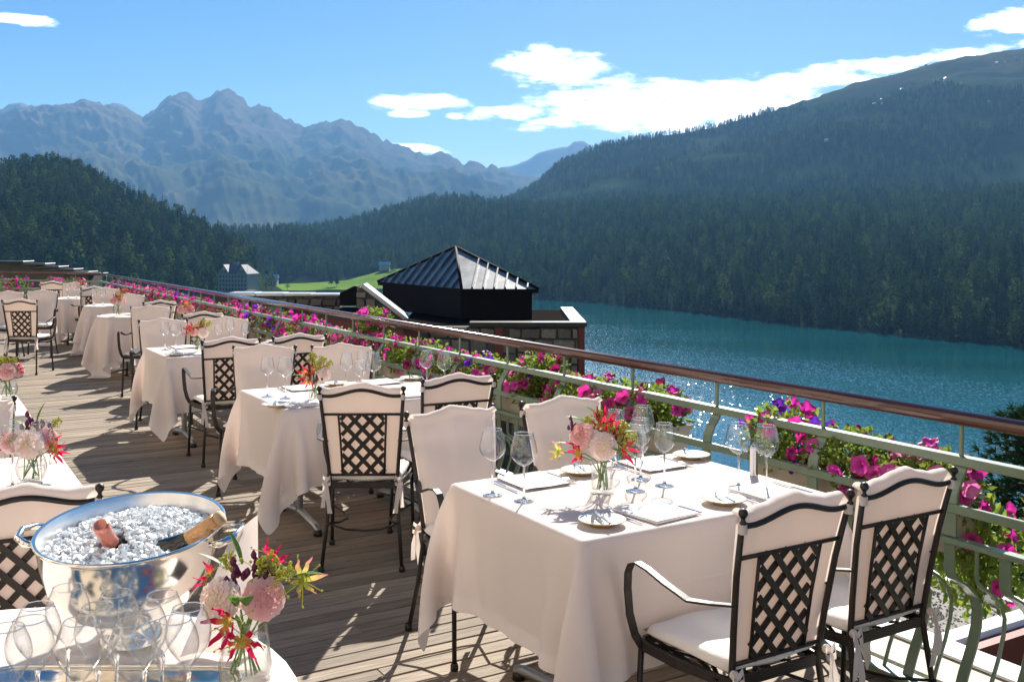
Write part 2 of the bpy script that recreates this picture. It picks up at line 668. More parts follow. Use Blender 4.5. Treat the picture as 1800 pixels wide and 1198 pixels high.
M['stone'] = mat('rubble_stone', (0.13, 0.105, 0.075), 0.85, 0, 0.3, 9, 0.6, 40, rnd=0.35, col2=(0.30, 0.25, 0.185))
M['mortar'] = mat('old_mortar', (0.10, 0.09, 0.075), 0.9, 0, 0.2, 9, 0.4, 60)
M['coping'] = mat('dark_lead_coping', (0.05, 0.05, 0.052), 0.32, 0.6, 0.3, 4, 0.05, 20)
M['coping_grey'] = mat('weathered_zinc_coping', (0.20, 0.205, 0.21), 0.4, 0.5, 0.2, 4)
M['coping_pale'] = mat('pale_zinc_coping', (0.55, 0.56, 0.56), 0.30, 0.6, 0.1, 4)
M['roof'] = mat('dark_seamed_roof_metal', (0.26, 0.255, 0.25), 0.36, 0.9, 0.35, 3, 0.06, 14)
M['black'] = mat('black_cladding', (0.007, 0.007, 0.008), 0.8, 0, 0.3, 4, spec=0.2)
M['silver'] = mat('polished_silver', (0.86, 0.82, 0.75), 0.13, 1.0, 0.04, 3, 0.02, 14)
M['steel'] = mat('brushed_table_steel', (0.32, 0.33, 0.34), 0.35, 0.9, 0.1, 10)
M['cutlery'] = mat('cutlery_steel', (0.75, 0.77, 0.80), 0.14, 1.0, 0.04, 5)
M['plate'] = mat('cream_porcelain', (0.80, 0.76, 0.66), 0.18, 0, 0.03, 5, coat=0.4)
M['gold'] = mat('plate_rim_ochre', (0.55, 0.38, 0.14), 0.3, 0, 0.1, 5)
M['glass'] = glass_mat('clear_wine_glass')
M['stemglass'] = solid_glass('solid_stem_glass')
M['vase'] = glass_mat('thick_vase_glass', (0.985, 0.99, 0.985), 0.7)
M['vwater'] = glass_mat('vase_water', (0.98, 0.99, 0.985), 0.9, 0.6, 1.33)
M['satin'] = mat('frosted_silver', (0.90, 0.89, 0.87), 0.38, 1.0, 0.03, 3)
M['facade'] = mat('warm_cream_facade', (0.62, 0.52, 0.42), 0.85, 0, 0.08, 0.6, 0.1, 30)
M['ice'] = leafy('crushed_ice', [(0.3, (0.80, 0.85, 0.88)), (0.7, (0.95, 0.96, 0.97))], 0.5, gloss=0.25)
M['bottle'] = mat('dark_bottle_glass', (0.006, 0.009, 0.008), 0.05, 0, 0.1, 5, coat=0.6)
M['pinkfoil'] = mat('salmon_foil', (0.72, 0.24, 0.17), 0.30, 0.35, 0.15, 40, 0.4, 90)
M['goldfoil'] = mat('copper_gold_foil', (0.66, 0.36, 0.16), 0.28, 0.55, 0.2, 50, 0.7, 110)
M['cork'] = mat('cork_top', (0.55, 0.36, 0.20), 0.85, 0, 0.2, 60)
M['stem'] = leafy('flower_stem', [(0.3, (0.10, 0.20, 0.03)), (0.7, (0.20, 0.32, 0.06))], 0.2)
M['leaf'] = leafy('bouquet_leaf', [(0.3, (0.07, 0.16, 0.03)), (0.7, (0.18, 0.30, 0.06))], 0.45)
M['lime'] = leafy('goldenrod_bloom', [(0.3, (0.42, 0.46, 0.05)), (0.7, (0.66, 0.62, 0.10))], 0.4)
M['maroon'] = leafy('maroon_bud', [(0.3, (0.10, 0.012, 0.05)), (0.7, (0.26, 0.03, 0.12))], 0.3)
M['petleaf'] = leafy('petunia_leaf', [(0.3, (0.10, 0.19, 0.025)), (0.7, (0.30, 0.36, 0.06))], 0.5, 0.2, 30)
M['magenta'] = leafy('magenta_petal', [(0.3, (0.52, 0.012, 0.24)), (0.7, (0.75, 0.05, 0.42))], 0.5, 0.12, 25, 0.015)
M['purple'] = leafy('purple_petal', [(0.3, (0.10, 0.012, 0.30)), (0.7, (0.24, 0.04, 0.55))], 0.5, 0.15, 25, 0.02)
M['wine'] = leafy('wine_red_petal', [(0.3, (0.20, 0.005, 0.06)), (0.7, (0.40, 0.015, 0.13))], 0.45, 0.12, 25, 0.01)
M['pinkpet'] = leafy('pink_petal', [(0.3, (0.75, 0.10, 0.38)), (0.7, (0.85, 0.30, 0.52))], 0.5, 0.1, 25, 0.01)
M['water'] = water_mat()
M['bark'] = mat('conifer_bark', (0.07, 0.045, 0.03), 0.9, 0, 0.3, 3)
M['needles'] = needle_mat('conifer_needles', (0.008, 0.028, 0.013), (0.042, 0.085, 0.029), 0.25, 0.02)
M['larch'] = needle_mat('larch_needles', (0.016, 0.048, 0.016), (0.066, 0.108, 0.030), 0.34, 0.015)
M['pine'] = leafy('pine_needles', [(0.3, (0.035, 0.06, 0.012)), (0.7, (0.12, 0.15, 0.03))], 0.35, 0.1, 1.5, gloss=0.03)
M['forestfloor'] = land_mat('forest_floor', (0.010, 0.020, 0.009), (0.028, 0.042, 0.016), 0.02)
M['alp'] = land_mat('mountain_forest_and_alp', (0.010, 0.026, 0.014), (0.030, 0.048, 0.020), 0.012, (0.062, 0.060, 0.034), (400, 620), patch=(0.030, 0.045, 0.018))
M['rock'] = land_mat('far_mountain_rock', (0.012, 0.028, 0.014), (0.050, 0.062, 0.028), 0.0026, (0.105, 0.086, 0.062), (420, 900), patch=(0.080, 0.076, 0.038))
M['meadow'] = land_mat('lakeside_meadow', (0.075, 0.15, 0.022), (0.16, 0.235, 0.040), 0.03)
M['ground'] = land_mat('valley_ground', (0.03, 0.05, 0.02), (0.06, 0.08, 0.03), 0.02)
M['hotelwall'] = mat('pale_hotel_render', (0.40, 0.34, 0.25), 0.85, 0, 0.1, 0.2)
M['slate'] = mat('slate_roof', (0.09, 0.09, 0.10), 0.5, 0, 0.2, 1)
M['winglass'] = mat('dark_window_glass', (0.02, 0.022, 0.026), 0.12)
M['salt'] = mat('shaker_steel', (0.55, 0.56, 0.58), 0.2, 1.0, 0.1, 9)

# ------------------------------------------------------------------ land, lake, mountains
LAKE_Z = -58.0
rng = np.random.default_rng(7)
random.seed(11)


def interp_cols(pts, xs):
    a = np.array(pts, float)
    return [np.interp(xs, a[:, 0], a[:, k]) for k in range(1, a.shape[1])]


def loft(name, mat_, x0, x1, nu, nv, crest, base, prof, amp=0.0, nscale=0.004, ridged=False, back=0.35, crestjag=0.0, streaks=False, base_z=None, kind='structure'):
    """hill whose skyline and foot are given by bearing and distance; returns object and vertex grid"""
    xs = np.linspace(x0, x1, nu)
    cy, cd = interp_cols(crest, xs)
    if base_z is None:
        by, bd = interp_cols(base, xs)
    else:
        (bd,) = interp_cols(base, xs)
    C = np.stack([(xs - 900) * cd / 1800, cd, EYE - (cy - 423) * cd / 1800], 1)
    if base_z is None:
        B = np.stack([(xs - 900) * bd / 1800, bd, EYE - (by - 423) * bd / 1800], 1)
    else:
        B = np.stack([(xs - 900) * bd / 1800, bd, np.full(nu, base_z)], 1)
    vs = np.linspace(0, 1, nv)
    nb = max(3, nv // 6)
    G = np.zeros((nv + nb, nu, 3))
    for i, v in enumerate(vs):
        G[i] = B + (C - B) * v
        G[i, :, 2] = B[:, 2] + (C[:, 2] - B[:, 2]) * prof(v)
    for k in range(nb):
        t = (k + 1) / nb
        Dv = C - B
        G[nv + k] = C + Dv * back * t
        G[nv + k, :, 2] = C[:, 2] - (C[:, 2] - B[:, 2]) * 0.9 * t ** 1.2
    if amp:
        for i in range(nv + nb):
            v = vs[i] if i < nv else 1.0
            fall = math.sin(PI * min(1, v * 0.97)) ** 0.7
            for j in range(nu):
                p = V(G[i, j]) * nscale
                p.z *= 0.3
                if ridged and streaks:
                    q = V((xs[j] / 1800 * 26 + v * 2.6, v * 1.3, 0.4))
                    h = (mnoise.ridged_multi_fractal(q, 0.85, 2.1, 6, 1.0, 2.0) - 1.2) * 0.18 + mnoise.fractal(p * 0.5, 0.9, 2.0, 4) * 0.75 + 0.20 * (mnoise.ridged_multi_fractal(p * 1.6, 0.9, 2.1, 4, 1.0, 2.0) - 1.1) + 0.13 * (mnoise.ridged_multi_fractal(p * 5.5, 0.8, 2.2, 4, 1.0, 2.0) - 1.1) * (0.4 + v)
                elif ridged:
                    h = mnoise.ridged_multi_fractal(p, 0.9, 2.1, 6, 1.0, 2.0) - 1.1
                    g = mnoise.fractal(p * 0.55, 0.8, 2.0, 4)
                    h = h * 0.75 + g * 1.0
                else:
                    h = mnoise.fractal(p, 0.9, 2.0, 5)
                G[i, j, 2] += amp * h * fall
                if crestjag and v > 0.85:
                    G[i, j, 2] += crestjag * mnoise.fractal(V((G[i, j, 0] * nscale * 9, 3.1, 0)), 0.6, 2.0, 3) * (v - 0.85) / 0.15
    n = nv + nb
    idx = np.arange(n * nu).reshape(n, nu)
    F = np.stack([idx[:-1, :-1], idx[:-1, 1:], idx[1:, 1:], idx[1:, :-1]], -1).reshape(-1, 4)
    me = bpy.data.meshes.new(name)
    me.from_pydata(G.reshape(-1, 3).tolist(), [], F.tolist())
    me.materials.append(mat_)
    me.polygons.foreach_set('use_smooth', [True] * len(me.polygons))
    o = obj(name, me, kind=kind)
    return o, G[:nv]


C_BASE = [(300, 1420), (480, 1400), (700, 1330), (940, 1040), (1000, 1020), (1100, 940), (1200, 864), (1300, 790), (1400, 725), (1500, 680), (1600, 639), (1700, 603), (1800, 571), (2100, 480), (2500, 400)]
sg = lambda p: (lambda v: v ** p)
hill_left, G_A = loft('hill', M['forestfloor'], -700, 700, 120, 30,
                      [(-700, 290, 1000), (-300, 330, 1150), (0, 318, 1180), (40, 309, 1180), (80, 305, 1180), (130, 315, 1180), (170, 335, 1180), (200, 356, 1180), (240, 366, 1170), (290, 388, 1150), (340, 408, 1130), (400, 436, 1110), (440, 462, 1100), (470, 492, 1080), (500, 512, 1080), (600, 516, 1150), (700, 518, 1250)],
                      [(-700, 430), (-300, 470), (0, 560), (200, 640), (420, 840), (520, 1000), (700, 1180)], sg(0.95), 14, 0.004, base_z=LAKE_Z - 1)
hill_mid, G_B = loft('hill', M['forestfloor'], 200, 760, 80, 20,
                     [(200, 420, 1900), (300, 414, 1900), (380, 412, 1850), (450, 413, 1800), (500, 410, 1800), (560, 420, 1750), (620, 438, 1700), (660, 452, 1650), (700, 470, 1600), (760, 490, 1550)],
                     [(200, 1300), (480, 1330), (760, 1330)], sg(0.9), 10, 0.003, base_z=LAKE_Z - 1)
hill_far, G_C = loft('hill', M['forestfloor'], 380, 2500, 200, 40,
                     [(380, 420, 2600), (430, 416, 2600), (480, 404, 2600), (520, 402, 2600), (560, 402, 2500), (620, 391, 2350), (700, 369, 2300), (760, 354, 2250), (805, 349, 2200), (850, 356, 2200), (950, 366, 2200), (1100, 360, 2000), (1300, 354, 1900), (1500, 346, 1800), (1800, 336, 1700), (2100, 330, 1600), (2500, 320, 1500)],
                     C_BASE, sg(0.92), 16, 0.003, base_z=LAKE_Z - 1)
mountain_right, G_D = loft('mountain', M['alp'], 800, 2600, 260, 80,
                           [(800, 385, 3300), (880, 362, 3300), (905, 352, 3300), (930, 342, 3300), (945, 330, 3300), (985, 294, 3300), (1050, 264, 3300), (1100, 251, 3300), (1150, 243, 3300), (1250, 226, 3300), (1310, 207, 3300), (1400, 181, 3350), (1500, 149, 3400), (1600, 123, 3450), (1700, 98, 3500), (1760, 90, 3500), (1800, 84, 3500), (2000, 50, 3400), (2300, 40, 3300), (2600, 60, 3200)],
                           [(800, 400, 2600), (905, 375, 2500), (950, 378, 2450), (1300, 366, 2150), (1800, 350, 1950), (2600, 340, 1800)], sg(0.8), 55, 0.0022, crestjag=8)
range_far, G_E = loft('mountain', M['rock'], -500, 1300, 620, 120,
                      [(-500, 215, 8000), (-200, 205, 8000), (0, 195, 8000), (50, 188, 8000), (100, 186, 8000), (150, 180, 8000), (190, 186, 8000), (230, 200, 8000), (252, 210, 8100), (270, 196, 8300), (285, 180, 8400), (300, 168, 8500), (315, 165, 8500), (338, 166, 8500), (347, 175, 8500), (356, 179, 8500), (368, 172, 8500), (378, 160, 8600), (392, 156, 8600), (412, 160, 8600), (424, 170, 8600), (436, 183, 8500), (470, 189, 8500), (500, 205, 8500), (530, 222, 8400), (560, 214, 8400), (583, 211, 8500), (598, 199, 8600), (606, 203, 8600), (622, 216, 8600), (650, 228, 8500), (690, 248, 8500), (730, 262, 8500), (760, 268, 8500), (780, 266, 8500), (815, 284, 8500), (850, 287, 8500), (885, 296, 8500), (940, 310, 8500), (1000, 330, 8500), (1300, 340, 8500)],
                      [(-500, 430, 4300), (1300, 430, 4300)], sg(1.15), 230, 0.0012, ridged=True, crestjag=30, streaks=True)
peak_back_left, _ = loft('mountain', M['rock'], -300, 300, 60, 16,
                         [(-300, 200, 10500), (0, 194, 10500), (18, 182, 10500), (32, 179, 10500), (55, 188, 10500), (100, 210, 10500), (180, 190, 10500), (200, 182, 10500), (222, 186, 10500), (245, 208, 10500), (300, 260, 10500)],
                         [(-300, 420, 9500), (300, 420, 9500)], sg(1.0), 60, 0.0008, ridged=True, crestjag=14)
peak_back_right, _ = loft('mountain', M['rock'], 780, 1200, 80, 24,
                          [(780, 330, 11500), (850, 305, 11500), (900, 293, 11500), (925, 284, 11500), (945, 270, 11500), (975, 263, 11500), (998, 260, 11500), (1008, 250, 11500), (1028, 249, 11500), (1040, 258, 11500), (1060, 272, 11500), (1120, 300, 11500), (1200, 330, 11500)],
                          [(780, 425, 9800), (1200, 425, 9800)], sg(1.0), 120, 0.0009, ridged=True, crestjag=14)

mb = MB()
mb.add([(-9000, -3000, LAKE_Z - 3), (9000, -3000, LAKE_Z - 3), (9000, 14000, LAKE_Z - 3), (-9000, 14000, LAKE_Z - 3)], [(0, 1, 2, 3)])
obj('ground', mb.mesh('ground', M['ground']), kind='structure')
mb = MB()
mb.add([(-500, 120, LAKE_Z), (1400, 120, LAKE_Z), (1400, 1600, LAKE_Z), (-500, 1600, LAKE_Z)], [(0, 1, 2, 3)])
obj('lake', mb.mesh('lake', M['water']), kind='structure')

# the slope that falls from the hotel to the near shore
nx, ny = 40, 24
vs, fs = [], []
for j in range(ny):
    t = j / (ny - 1)
    for i in range(nx):
        x = -500 + 1100 * i / (nx - 1)
        y = -60 + 285 * t
        z = -13 if y < 12 else -13 + (LAKE_Z - 1 + 13) * ((y - 12) / 213) ** 0.9
        z += 1.2 * mnoise.fractal(V((x * 0.02, y * 0.02, 0)), 1, 2, 3)
        vs.append((x, y, z - 0.6))
fs = [(j * nx + i, j * nx + i + 1, (j + 1) * nx + i + 1, (j + 1) * nx + i) for j in range(ny - 1) for i in range(nx - 1)]
obj('hillside', MB().add(vs, fs).mesh('hillside', M['forestfloor'], True), kind='structure')

# meadow at the head of the lake
cols = [(470, 512, 1120), (500, 511, 1140), (560, 510, 1180), (610, 509, 1200), (660, 508, 1210), (720, 507, 1230), (800, 507, 1240)]
tops = [(470, 502, 1230), (500, 499, 1250), (560, 497, 1260), (610, 493, 1290), (640, 484, 1330), (680, 474, 1350), (720, 472, 1360), (800, 474, 1370)]
xs = np.linspace(470, 800, 34)
b1, b2 = interp_cols(cols, xs)
t1, t2 = interp_cols(tops, xs)
vs = []
for j in range(9):
    t = j / 8
    for k in range(34):
        a, b = far(xs[k], b1[k], b2[k]), far(xs[k], t1[k], t2[k])
        p = a.lerp(b, t)
        p.z += 0.8 * mnoise.fractal(p * 0.02, 1, 2, 3) + 0.4
        vs.append(tuple(p))
fs = [(j * 34 + i, j * 34 + i + 1, (j + 1) * 34 + i + 1, (j + 1) * 34 + i) for j in range(8) for i in range(33)]
obj('meadow', MB().add(vs, fs).mesh('meadow', M['meadow'], True), kind='structure')

# ------------------------------------------------------------------ forest
def conifer(seed, levels=11, br=8, droop=0.35, spread=0.17, tip=1.0):
    """spruce of height 1: trunk mesh data and crown mesh data"""
    r = random.Random(seed)
    cr = MB()
    for i in range(levels):
        t = i / (levels - 1)
        z = 0.10 + 0.86 * t
        rad = spread * (1 - t) ** 0.8 * r.uniform(0.8, 1.15) + 0.012
        nb = max(4, int(br * (1 - 0.4 * t)))
        a0 = r.random() * 6.28
        for k in range(nb):
            if r.random() < 0.08:
                continue
            a = a0 + 2 * PI * k / nb + r.uniform(-.25, .25)
            L = rad * r.uniform(0.65, 1.2)
            d = V((math.cos(a), math.sin(a), 0))
            s = V((-d.y, d.x, 0)) * L * r.uniform(0.30, 0.45)
            p0 = V((0, 0, z + r.uniform(-.02, .02)))
            p1 = p0 + d * L * 0.55 + V((0, 0, -L * droop * 0.3))
            p2 = p0 + d * L + V((0, 0, -L * droop))
            up = V((0, 0, 0.02 + L * 0.12))
            cr.add([p0 + up, p1 - s - up * 0.6, p2, p1 + s - up * 0.6, p1 + up * 0.5], [(0, 1, 4), (1, 2, 4), (2, 3, 4), (3, 0, 4)])
    cr.add([V((0, 0, 1.02)), V((.012, 0, .93)), V((-.008, .01, .93)), V((-.008, -.01, .93))], [(0, 1, 2), (0, 2, 3), (0, 3, 1)])
    tr = MB().tube([(0, 0, -0.06), (0, 0, 0.5), (0, 0, 0.95)], [0.016, 0.011, 0.002], 5, False)
    return tr, cr


def bushy(seed, n=150, w=0.24):
    """rounder larch or pine of height 1"""
    r = random.Random(seed)
    cr = MB()
    for i in range(n):
        t = r.random() ** 0.8
        z = 0.16 + 0.82 * t
        rad = w * math.sin(PI * (0.16 + 0.80 * t)) ** 0.8 * math.sqrt(r.random()) * r.uniform(.8, 1.15)
        a = r.random() * 6.28
        c = V((rad * math.cos(a), rad * math.sin(a), z))
        d1 = V((r.gauss(0, 1), r.gauss(0, 1), r.gauss(0, .5))).normalized() * r.uniform(.03, .062)
        d2 = V((r.gauss(0, 1), r.gauss(0, 1), r.gauss(0, .7))).normalized() * r.uniform(.02, .045)
        cr.add([c - d1, c - d2, c + d1, c + d2], [(0, 1, 2, 3)])
    tr = MB().tube([(0, 0, -0.06), (0, 0, 0.4), (0, 0, 0.9)], [0.02, 0.013, 0.003], 5, False)
    return tr, cr


tree_kinds = bpy.data.collections.new('tree_kinds')
protos = []
for k in range(6):
    if k < 4:
        tr, cr = conifer(30 + k, levels=12, br=8, spread=(0.15, 0.18, 0.13, 0.2)[k])
        cm = M['needles']
    else:
        tr, cr = bushy(60 + k, 170, 0.19 if k == 4 else 0.23)
        cm = M['larch'] if k == 5 else M['needles']
    me_t, me_c = tr.mesh('trunk', M['bark']), cr.mesh('crown', cm)
    protos.append((me_t, me_c))
    jm = MB().add(cr.v, cr.f).mesh('forest_tree', cm)
    po = bpy.data.objects.new('forest_tree', jm)
    tree_kinds.objects.link(po)


def gn_forest(name, pts, sizes, label, cat='forest'):
    me = bpy.data.meshes.new(name)
    me.from_pydata([tuple(p) for p in pts], [], [])
    at_ = me.attributes.new('size', 'FLOAT', 'POINT')
    at_.data.foreach_set('value', list(map(float, sizes)))
    o = obj(name, me, kind='stuff')
    tag(o, label, cat)
    ng = bpy.data.node_groups.new(name, 'GeometryNodeTree')
    ng.interface.new_socket('Geometry', in_out='INPUT', socket_type='NodeSocketGeometry')
    ng.interface.new_socket('Geometry', in_out='OUTPUT', socket_type='NodeSocketGeometry')
    N, L = ng.nodes, ng.links
    gi, go = N.new('NodeGroupInput'), N.new('NodeGroupOutput')
    iop = N.new('GeometryNodeInstanceOnPoints')
    ci = N.new('GeometryNodeCollectionInfo')
    ci.inputs['Collection'].default_value = tree_kinds
    ci.inputs['Separate Children'].default_value = True
    ci.inputs['Reset Children'].default_value = True
    iop.inputs['Pick Instance'].default_value = True
    rv = N.new('FunctionNodeRandomValue')
    rv.data_type = 'INT'
    rv.inputs[4].default_value = 0
    rv.inputs[5].default_value = 5
    rr = N.new('FunctionNodeRandomValue')
    rr.data_type = 'FLOAT_VECTOR'
    rr.inputs[0].default_value = (-0.04, -0.04, 0)
    rr.inputs[1].default_value = (0.04, 0.04, 6.28)
    na = N.new('GeometryNodeInputNamedAttribute')
    na.data_type = 'FLOAT'
    na.inputs['Name'].default_value = 'size'
    L.new(gi.outputs[0], iop.inputs['Points'])
    L.new(ci.outputs[0], iop.inputs['Instance'])
    L.new(rv.outputs[2], iop.inputs['Instance Index'])
    L.new(rr.outputs[0], iop.inputs['Rotation'])
    L.new(na.outputs[0], iop.inputs['Scale'])
    L.new(iop.outputs[0], go.inputs[0])
    md = o.modifiers.new('scatter', 'NODES')
    md.node_group = ng
    return o


def scatter(G, n, keep=None, umin=0, umax=None):
    P = G.reshape(G.shape[0], G.shape[1], 3)
    a, b, c = P[:-1, :-1], P[:-1, 1:], P[1:, :-1]
    area = np.linalg.norm(np.cross(b - a, c - a), axis=2)
    # nearer cells get more trees than far ones, the hidden far side none
    wgt = area.ravel() / area.sum()
    cells = rng.choice(len(wgt), n, p=wgt)
    i, j = np.unravel_index(cells, area.shape)
    u, v = rng.random(n)[:, None], rng.random(n)[:, None]
    pts = P[i, j] * (1 - u) * (1 - v) + P[i, j + 1] * u * (1 - v) + P[i + 1, j] * (1 - u) * v + P[i + 1, j + 1] * u * v
    if keep is not None:
        pts = pts[[keep(p) for p in pts]]
    return pts


def px(p):
    return 900 + 1800 * p[0] / p[1], 423 - 1800 * (p[2] - EYE) / p[1]


def in_frame(p, lo=-120, hi=1920):
    x, y = px(p)
    return lo < x < hi


def not_meadow(p):
    x, y = px(p)
    return in_frame(p) and not (478 < x < 720 and y > 474 + max(0, (640 - x)) * 0.13 and 1080 < p[1] < 1400 and not (560 < x < 600 and y < 500))


ptsA = scatter(G_A, 9500, lambda p: not_meadow(p) and not (380 < px(p)[0] < 465 and px(p)[1] > 500 and p[1] < 850) and px(p)[0] < 448)
gn_forest('forest', ptsA, rng.uniform(14, 29, len(ptsA)), 'dark conifer forest covering the rounded hill above the hotel')
ptsB = scatter(G_B, 5200, not_meadow)
gn_forest('forest', ptsB, rng.uniform(14, 23, len(ptsB)), 'conifer forest on the low slope behind the green meadow')
ptsC = scatter(G_C, 21000, lambda p: not_meadow(p) and not (px(p)[0] < 480))
gn_forest('forest', ptsC, rng.uniform(12, 25, len(ptsC)), 'broad conifer forest rising from the far lake shore')
def thin_top(p):
    x, y = px(p)
    if not (850 < x < 1920):
        return False
    h = p[2] + 60 * mnoise.fractal(V(p) * 0.004, 1, 2, 4) * 1.6
    return h < 400 and mnoise.fractal(V(p) * 0.006 + V((7, 3, 1)), 1, 2, 3) > -0.32
ptsD = scatter(G_D, 30000, thin_top)
gn_forest('forest', ptsD, rng.uniform(14, 24, len(ptsD)), 'hazy forest clothing the long mountain slope under the clouds')

# single trees that stand out: far shore, hotel surroundings, meadow edge
def tree(name, kind, p, h, label, cat='tree', group=None, rz=0.0, w=1.0):
    t = thing(name, label, cat, p, rz, group)
    t.scale = (h * w, h * w, h)
    obj('trunk', protos[kind][0], t)
    obj('crown', protos[kind][1], t)
    return t


cb = np.array(C_BASE, float)
for i in range(120):
    x = 948 + 880 * (i + random.random() * 0.8) / 120
    d = np.interp(x, cb[:, 0], cb[:, 1]) + random.uniform(4, 22)
    p = V(((x - 900) * d / 1800, d, LAKE_Z - 0.3))
    tree('conifer_tree', random.choice((0, 1, 2, 3, 4, 4)), p, random.uniform(14, 25),
         'dark conifer standing right at the water on the far lake shore', group='conifers along the far lake shore', rz=random.random() * 6)
spots = [(468, 508, 800, 15, 5, 'pale green round tree right beside the far hotel'), (448, 500, 860, 19, 0, 'slim dark conifer just behind the far hotel roof'),
         (372, 512, 780, 22, 1, 'dark spruce at the left end of the far hotel'), (356, 512, 770, 24, 2, 'narrow tall spruce second from the left end of the hotel'),
         (478, 508, 830, 12, 4, 'low dark tree between the far hotel and the meadow'), (505, 508, 1140, 12, 5, 'small light tree standing alone on the meadow by the water'),
         (690, 480, 1340, 16, 5, 'light larch on the top of the meadow beside the chalet'), (582, 500, 1215, 20, 0, 'dark conifer in the middle of the meadow edge'),
         (592, 500, 1220, 24, 1, 'tallest dark conifer in the middle of the meadow edge')]
for x, y, d, h, k, l in spots:
    tree('conifer_tree' if k < 4 else 'broad_tree', k, far(x, y, d), h, l, w=1.3 if k > 3 else 1.0)

# the two pines close below the terrace
def near_pine(p, h, wd, n, seed, label, m):
    r = random.Random(seed)
    t = thing('pine_tree', label, 'tree', p)
    obj('trunk', MB().tube([(0, 0, -1), (0.1, 0, h * .5), (0, 0.05, h * .97)], [0.22, 0.14, 0.03], 8).mesh('trunk', M['bark'], True), t)
    lm = MB()
    cr = MB()
    for i in range(n):
        tt = r.random() ** 0.7
        z = h * (0.18 + 0.8 * tt)
        L = wd * (1 - tt) ** 0.6 * r.uniform(.45, 1.1) + 0.2
        a = r.random() * 6.28
        d = V((math.cos(a), math.sin(a), r.uniform(-.05, .35)))
        b = V((0, 0, z))
        if i % 3 == 0:
            lm.tube([b, b + d * L * .9], [0.035, 0.008], 4, False)
        for q in range(3):
            c = b + d * L * r.uniform(.45, 1.0) + V((r.gauss(0, .12), r.gauss(0, .12), r.gauss(0, .1)))
            for k in range(12):
                e = (d + V((r.gauss(0, .7), r.gauss(0, .7), r.gauss(.25, .6)))).normalized() * r.uniform(.10, .2)
                s = e.orthogonal().normalized() * 0.016
                cr.add([c - s, c + s, c + e], [(0, 1, 2)])
    obj('limbs', lm.mesh('limbs', M['bark']), t)
    obj('crown', cr.mesh('crown', m), t)


near_pine(far(1822, 1200, 15.0) * V((1, 1, 0)) if False else V((7.6, 15, -13)), 12.4, 1.9, 800, 5, 'tall dark pine below the terrace at the end of the railing', M['needles'])
near_pine(V((5.9, 11.5, -11.5)), 9.4, 2.1, 800, 6, 'yellow green pine below the railing in front of the dark pine', M['pine'])

# ------------------------------------------------------------------ far buildings
def hotel():
    base = far(409, 520, 800)
    t = thing('hotel_building', 'pale five storey hotel with steep gabled slate roof among the trees', 'building', base, math.radians(-18))
    w, d, h = 26.0, 16.0, 17.5
    m = MB().box((-w / 2, 0, -8), (w / 2, d, h))
    for gx in (-w / 2 + 5, w / 2 - 5):
        m.add([(gx - 5, -0.05, h), (gx + 5, -0.05, h), (gx, -0.05, h + 6.5), (gx - 5, 1, h), (gx + 5, 1, h), (gx, 1, h + 6.5)], [(0, 1, 2), (3, 5, 4)])
    obj('wall', m.mesh('wall', M['hotelwall']), t)
    r = MB()
    r.add([(-w / 2 - .6, -.6, h - .2), (w / 2 + .6, -.6, h - .2), (w / 2 + .6, d + .6, h - .2), (-w / 2 - .6, d + .6, h - .2), (-w / 2 + 5, d / 2, h + 7.2), (w / 2 - 5, d / 2, h + 7.2)],
          [(0, 1, 5, 4), (1, 2, 5), (2, 3, 4, 5), (3, 0, 4)])
    for gx in (-w / 2 + 5, w / 2 - 5):
        for s in (-1, 1):
            r.add([(gx, -.7, h + 7.0), (gx + s * 5.6, -.7, h - .4), (gx + s * 5.6, d / 2, h - .4), (gx, d / 2, h + 7.0)], [(0, 1, 2, 3)])
    ro = obj('roof', r.mesh('roof', M['slate']), t)
    obj('chimney', MB().box((-1, d / 2 - 1, h + 5), (0.6, d / 2 + .6, h + 9)).mesh('chimney', M['hotelwall']), ro)
    wm = bevel(MB().box((-.62, -.1, -.95), (.62, .08, .95)).mesh('window', M['winglass']), 0.03)
    for fl in range(5):
        for c in range(9):
            obj('window', wm, t, (-w / 2 + 1.8 + c * (w - 3.6) / 8, -0.03, 1.9 + fl * 3.3))
    for gx in (-w / 2 + 5, w / 2 - 5):
        for c in (-1.3, 1.3):
            obj('window', wm, t, (gx + c, -0.1, h + 1.6))
    obj('annex', MB().box((2, -9, -8), (24, -0.2, 4.2)).mesh('annex', M['hotelwall']), t)
    obj('annex_roof', MB().box((1.2, -9.8, 4.21), (25, -0.25, 4.9)).mesh('annex_roof', M['slate']), t)
    for c in range(8):
        obj('window', wm, t, (3.8 + c * 2.6, -9.03, 2.0), scale=(1.4, 1, 1.1))


hotel()


def chalet(p, sz, label, group=None, rz=0.0):
    t = thing('house', label, 'house', p, rz, group)
    obj('wall', MB().box((-sz, -sz * .7, -2), (sz, sz * .7, sz * .9)).mesh('wall', M['hotelwall']), t)
    r = MB().add([(-sz * 1.15, -sz * .85, sz * .85), (sz * 1.15, -sz * .85, sz * .85), (sz * 1.15, sz * .85, sz * .85), (-sz * 1.15, sz * .85, sz * .85), (-sz * 1.15, 0, sz * 1.5), (sz * 1.15, 0, sz * 1.5)],
                 [(0, 1, 5, 4), (2, 3, 4, 5), (0, 4, 3), (1, 2, 5)])
    obj('roof', r.mesh('roof', M['coping_pale']), t)
    return t


